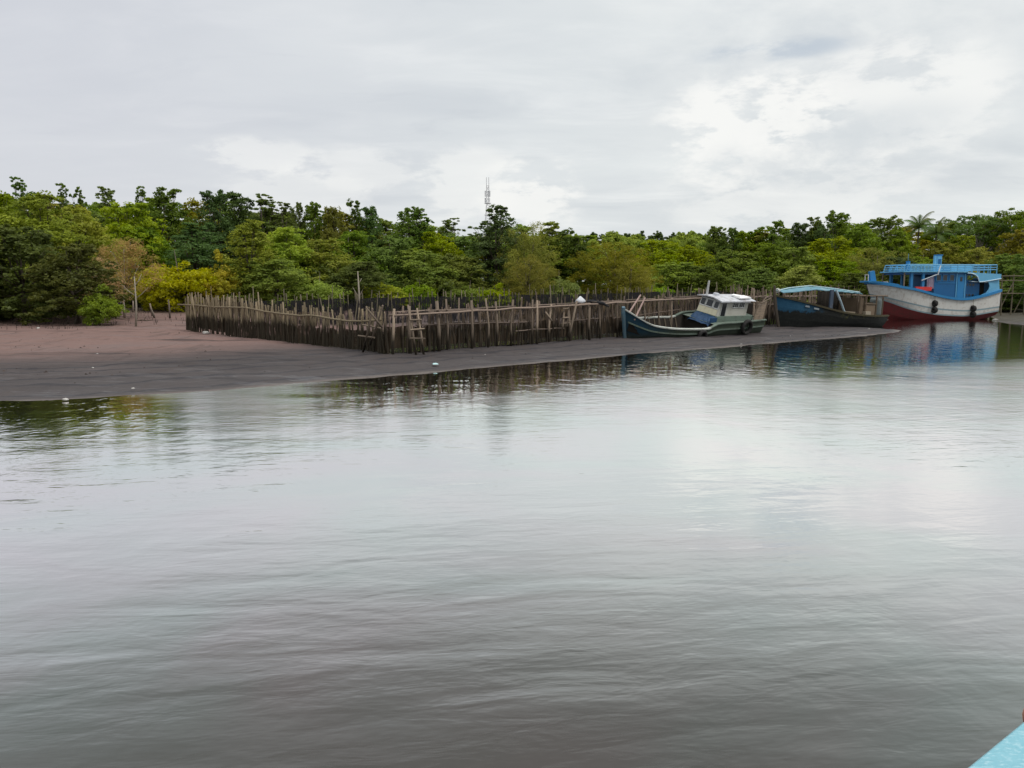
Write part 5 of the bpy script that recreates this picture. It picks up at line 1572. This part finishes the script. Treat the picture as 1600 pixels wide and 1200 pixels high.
    n_ = len(lo); fs = []
    for i in range(n_ - 1):
        fs.append((i, i + 1, n_ + i + 1, n_ + i)); q = 2 * n_
        fs.append((q + i, q + n_ + i, q + n_ + i + 1, q + i + 1)); fs.append((i, q + i, q + i + 1, i + 1)); fs.append((n_ + i, n_ + i + 1, q + n_ + i + 1, q + n_ + i))
    b.add(vs, fs); b.build('side_hood', mb2, o)
    b = MB(); b.tube([(x, -2.0, z) for x, z in lo], .05, 6); b.build('hood_trim', paint('trim_pale', (.52, .66, .74), amount=.15), o)
    b = MB(); b.box((11.4, 0, 4.50), (3.7, 3.9, .08), Matrix.Rotation(.04, 3, 'Y')); b.build('aft_roof', mb2, o)
    # stern bulwark with curved cut
    cut = [(11.25, 2.45), (11.75, 2.65), (12.0, 2.95), (12.1, 3.3), (11.98, 3.65), (11.6, 3.82)]
    b = MB(); vs = []
    for y in (-1.93, -1.83):
        for (x, z) in cut: vs.append((x, y, z))
        for i in range(len(cut)): vs.append((lerp(13.35, 13.15, i / 5), y + .14, lerp(2.85, 4.15, i / 5)))
    n_ = len(cut); fs = []
    for i in range(n_ - 1):
        fs.append((i, n_ + i, n_ + i + 1, i + 1)); q = 2 * n_
        fs.append((q + i, q + i + 1, q + n_ + i + 1, q + n_ + i)); fs.append((i, i + 1, q + i + 1, q + i))
    b.add(vs, fs); b.build('stern_bulwark', mb2, o)
    b = MB(); b.box((13.25, 0, 3.4), (.12, 3.45, 1.5), Matrix.Rotation(-.12, 3, 'Y')); b.build('stern_panel', mb, o)
    b = MB(); b.box((11.1, -1.55, 3.72), (1.9, .6, .06), Matrix.Rotation(.06, 3, 'Y')); b.build('shelf', paint('shelf_pale', (.55, .66, .72)), o)
    # red board and hanging cloth
    b = MB()
    for k in range(3): b.box((4.75 + k * .08, -1.9, 2.92 + k * .13), (1.9 - .1 * k, .22, .12), Matrix.Rotation(.01 * k, 3, 'Y'))
    b.build('red_boards', paint('red_orange', (.62, .045, .035), (.4, .05, .04), .15), o)
    b = MB(); vs = []; nx = 12
    for i in range(nx + 1):
        x = lerp(5.5, 6.25, i / nx)
        for (z, k) in ((3.95 + .35 * i / nx, 0), (3.5, 1), (3.05, 1.3)): vs.append((x, -1.55 - .09 * math.sin(i * 1.7) * k, z))
    b.add(vs, [(i * 3 + j, i * 3 + 3 + j, i * 3 + 4 + j, i * 3 + 1 + j) for i in range(nx) for j in range(2)])
    b.build('hanging_cloth', paint('cloth_lilac', (.46, .40, .50), (.3, .25, .3), .2, .9), o)
    b = MB(); b.tube([(4.75, -1.75, 3.85), (6.3, -1.95, 4.45)], .06, 6); b.build('boom', paint('boom_pale', (.5, .55, .58)), o)
    b = MB(); b.tube([(6.3, -2.0, 4.4), (6.35, -2.05, 4.75), (6.55, -2.0, 5.3)], .06, 6); b.build('davit', paint('davit_white', (.62, .68, .7)), o)
    # tyres
    for (x, zl) in ((6.0, (1.62, .98)), (10.25, (1.10, .52))):
        tt = x / L
        y = -(bf(tt) + .12)
        for z in zl:
            b = MB(); b.torus((x, y + .02 * z, z), (1, .2, 0), .19, .15, 18, 8); ty = b.build('tyre_fender', M['rubber'], o, smooth=True)
        b = MB(); b.tube([(x, y + .05, zl[0] + .2), (x, y + .06, zs(tt) + .1)], .02, 5); b.build('rope', M['rope'], ty)
boat_three()

# ---- pole jetty right of the big boat
def jetty():
    Y = 90.0
    p = at_y(1580, 470, Y); base = Vector((p.x, Y, gz(p.x, Y)))
    o = thing('pole_jetty', 'rough pole jetty on thin stakes right of the big blue and white boat', 'jetty', base)
    for z in (4.25, 3.75, 2.3):
        b = MB(); b.tube([(-4, 0, z), (0, 0, z + .06), (7, .3, z)], .06, 5); b.build('rail', M['bamboo_far'], o)
    for k in range(9):
        x = -3.6 + k * 1.25
        b = MB(); b.tube([(x, R.uniform(-.2, .2), -.3), (x + R.uniform(-.2, .2), 0, R.uniform(3.8, 4.9))], [.08, .06], 6); b.build('post', M['bamboo_far'], o)
    for k in range(5):
        x = -3.0 + k * 1.8
        b = MB(); b.tube([(x, .3, .2), (x + 1.4, .2, 3.6)], .05, 5); b.build('brace', M['bamboo_far'], o)
    b = MB()
    for k in range(26): b.box((-3.8 + k * .42, .6, 2.36), (.34, 1.4, .05))
    b.build('deck', M['deck_wood'], o)
jetty()
p = at_z(1549, 499, 0.05)
scrap(1555, 500, .9, .5, .22, white, 'litter_scrap', 'pale lump of rubbish on the bank behind the big boat\'s stern', 'litter', 'scraps of litter on the mud')

# ---- the photographer's own boat: turquoise gunwale in the lower right corner
def own_boat():
    a = at_z(1515, 1200, 2.02); c = at_z(1600, 1130, 2.02)
    d = (c - a).normalized(); s = Vector((d.y, -d.x, 0))
    o = thing('turquoise_boat', 'turquoise painted gunwale of the boat the photo is taken from, in the lower right corner', 'boat', (a.x, a.y, 0))
    m, t, out = newmat('turquoise_paint')
    q = t.obj(); n = t.noise(t.scale(q, (1, 1.6, 1)), 16, 6, .7); n2 = t.noise(t.scale(q, (1, 2.2, 1)), 55, 4, .65); n3 = t.noise(q, 3, 3)
    cc = t.mix(n, (.115, .31, .385), (.21, .435, .51)); cc = t.mix(t.rng(n2, .52, .66, 0, .6), cc, (.36, .54, .60)); cc = t.mix(t.rng(n3, .55, .7, 0, .35), cc, (.09, .30, .40))
    principled(t, out, cc, .5, t.bump(t.math('ADD', n, n2), .5, .006), .4)
    mdk = paint('gunwale_edge', (.020, .085, .12), (.02, .03, .03), .4)
    path = [a + d * k - a for k in (-2.2, -1.2, -.4, .2, .8, 1.6, 2.6, 3.6)]
    path = [Vector((p.x, p.y, 0)) for p in path]
    b = MB(); b.sweep([p + Vector((0, 0, 1.99)) for p in path], [(-.006, -.02), (.24, -.02), (.24, .022), (.232, .03), (.0, .03), (-.006, .024)]); b.build('gunwale', m, o)
    b = MB(); b.sweep([p + Vector((0, 0, 1.93)) for p in path], [(-.014, -.06), (-.007, -.06), (-.007, .070), (-.011, .072), (-.014, .068)]); b.build('rubbing_edge', mdk, o)
    b = MB(); b.sweep([p + Vector((0, 0, 0)) for p in path], [(.02, -.3), (.06, -.3), (.06, 1.96), (.02, 1.96)]); b.build('hull_side', m, o)
    b = MB(); b.sweep([p + Vector((0, 0, 1.2)) for p in path], [(.07, 0), (1.9, 0), (1.9, .04), (.07, .04)]); b.build('deck', M['deck_wood'], o)
    # orange float tied outside the gunwale further forward
    fl = at_z(1603, 1116, 1.98)
    b = MB(); b.tube([(0, 0, -.025), (0, 0, -.015), (0, 0, 0), (0, 0, .012), (0, 0, .018)], [.003, .006, .008, .006, .002], 10)
    f = b.build('orange_float', paint('float_orange', (.42, .20, .14), amount=.2), smooth=True); f.location = fl
    tag(f, 'small orange float hanging at the turquoise gunwale, cut off by the right edge', 'float')
own_boat()
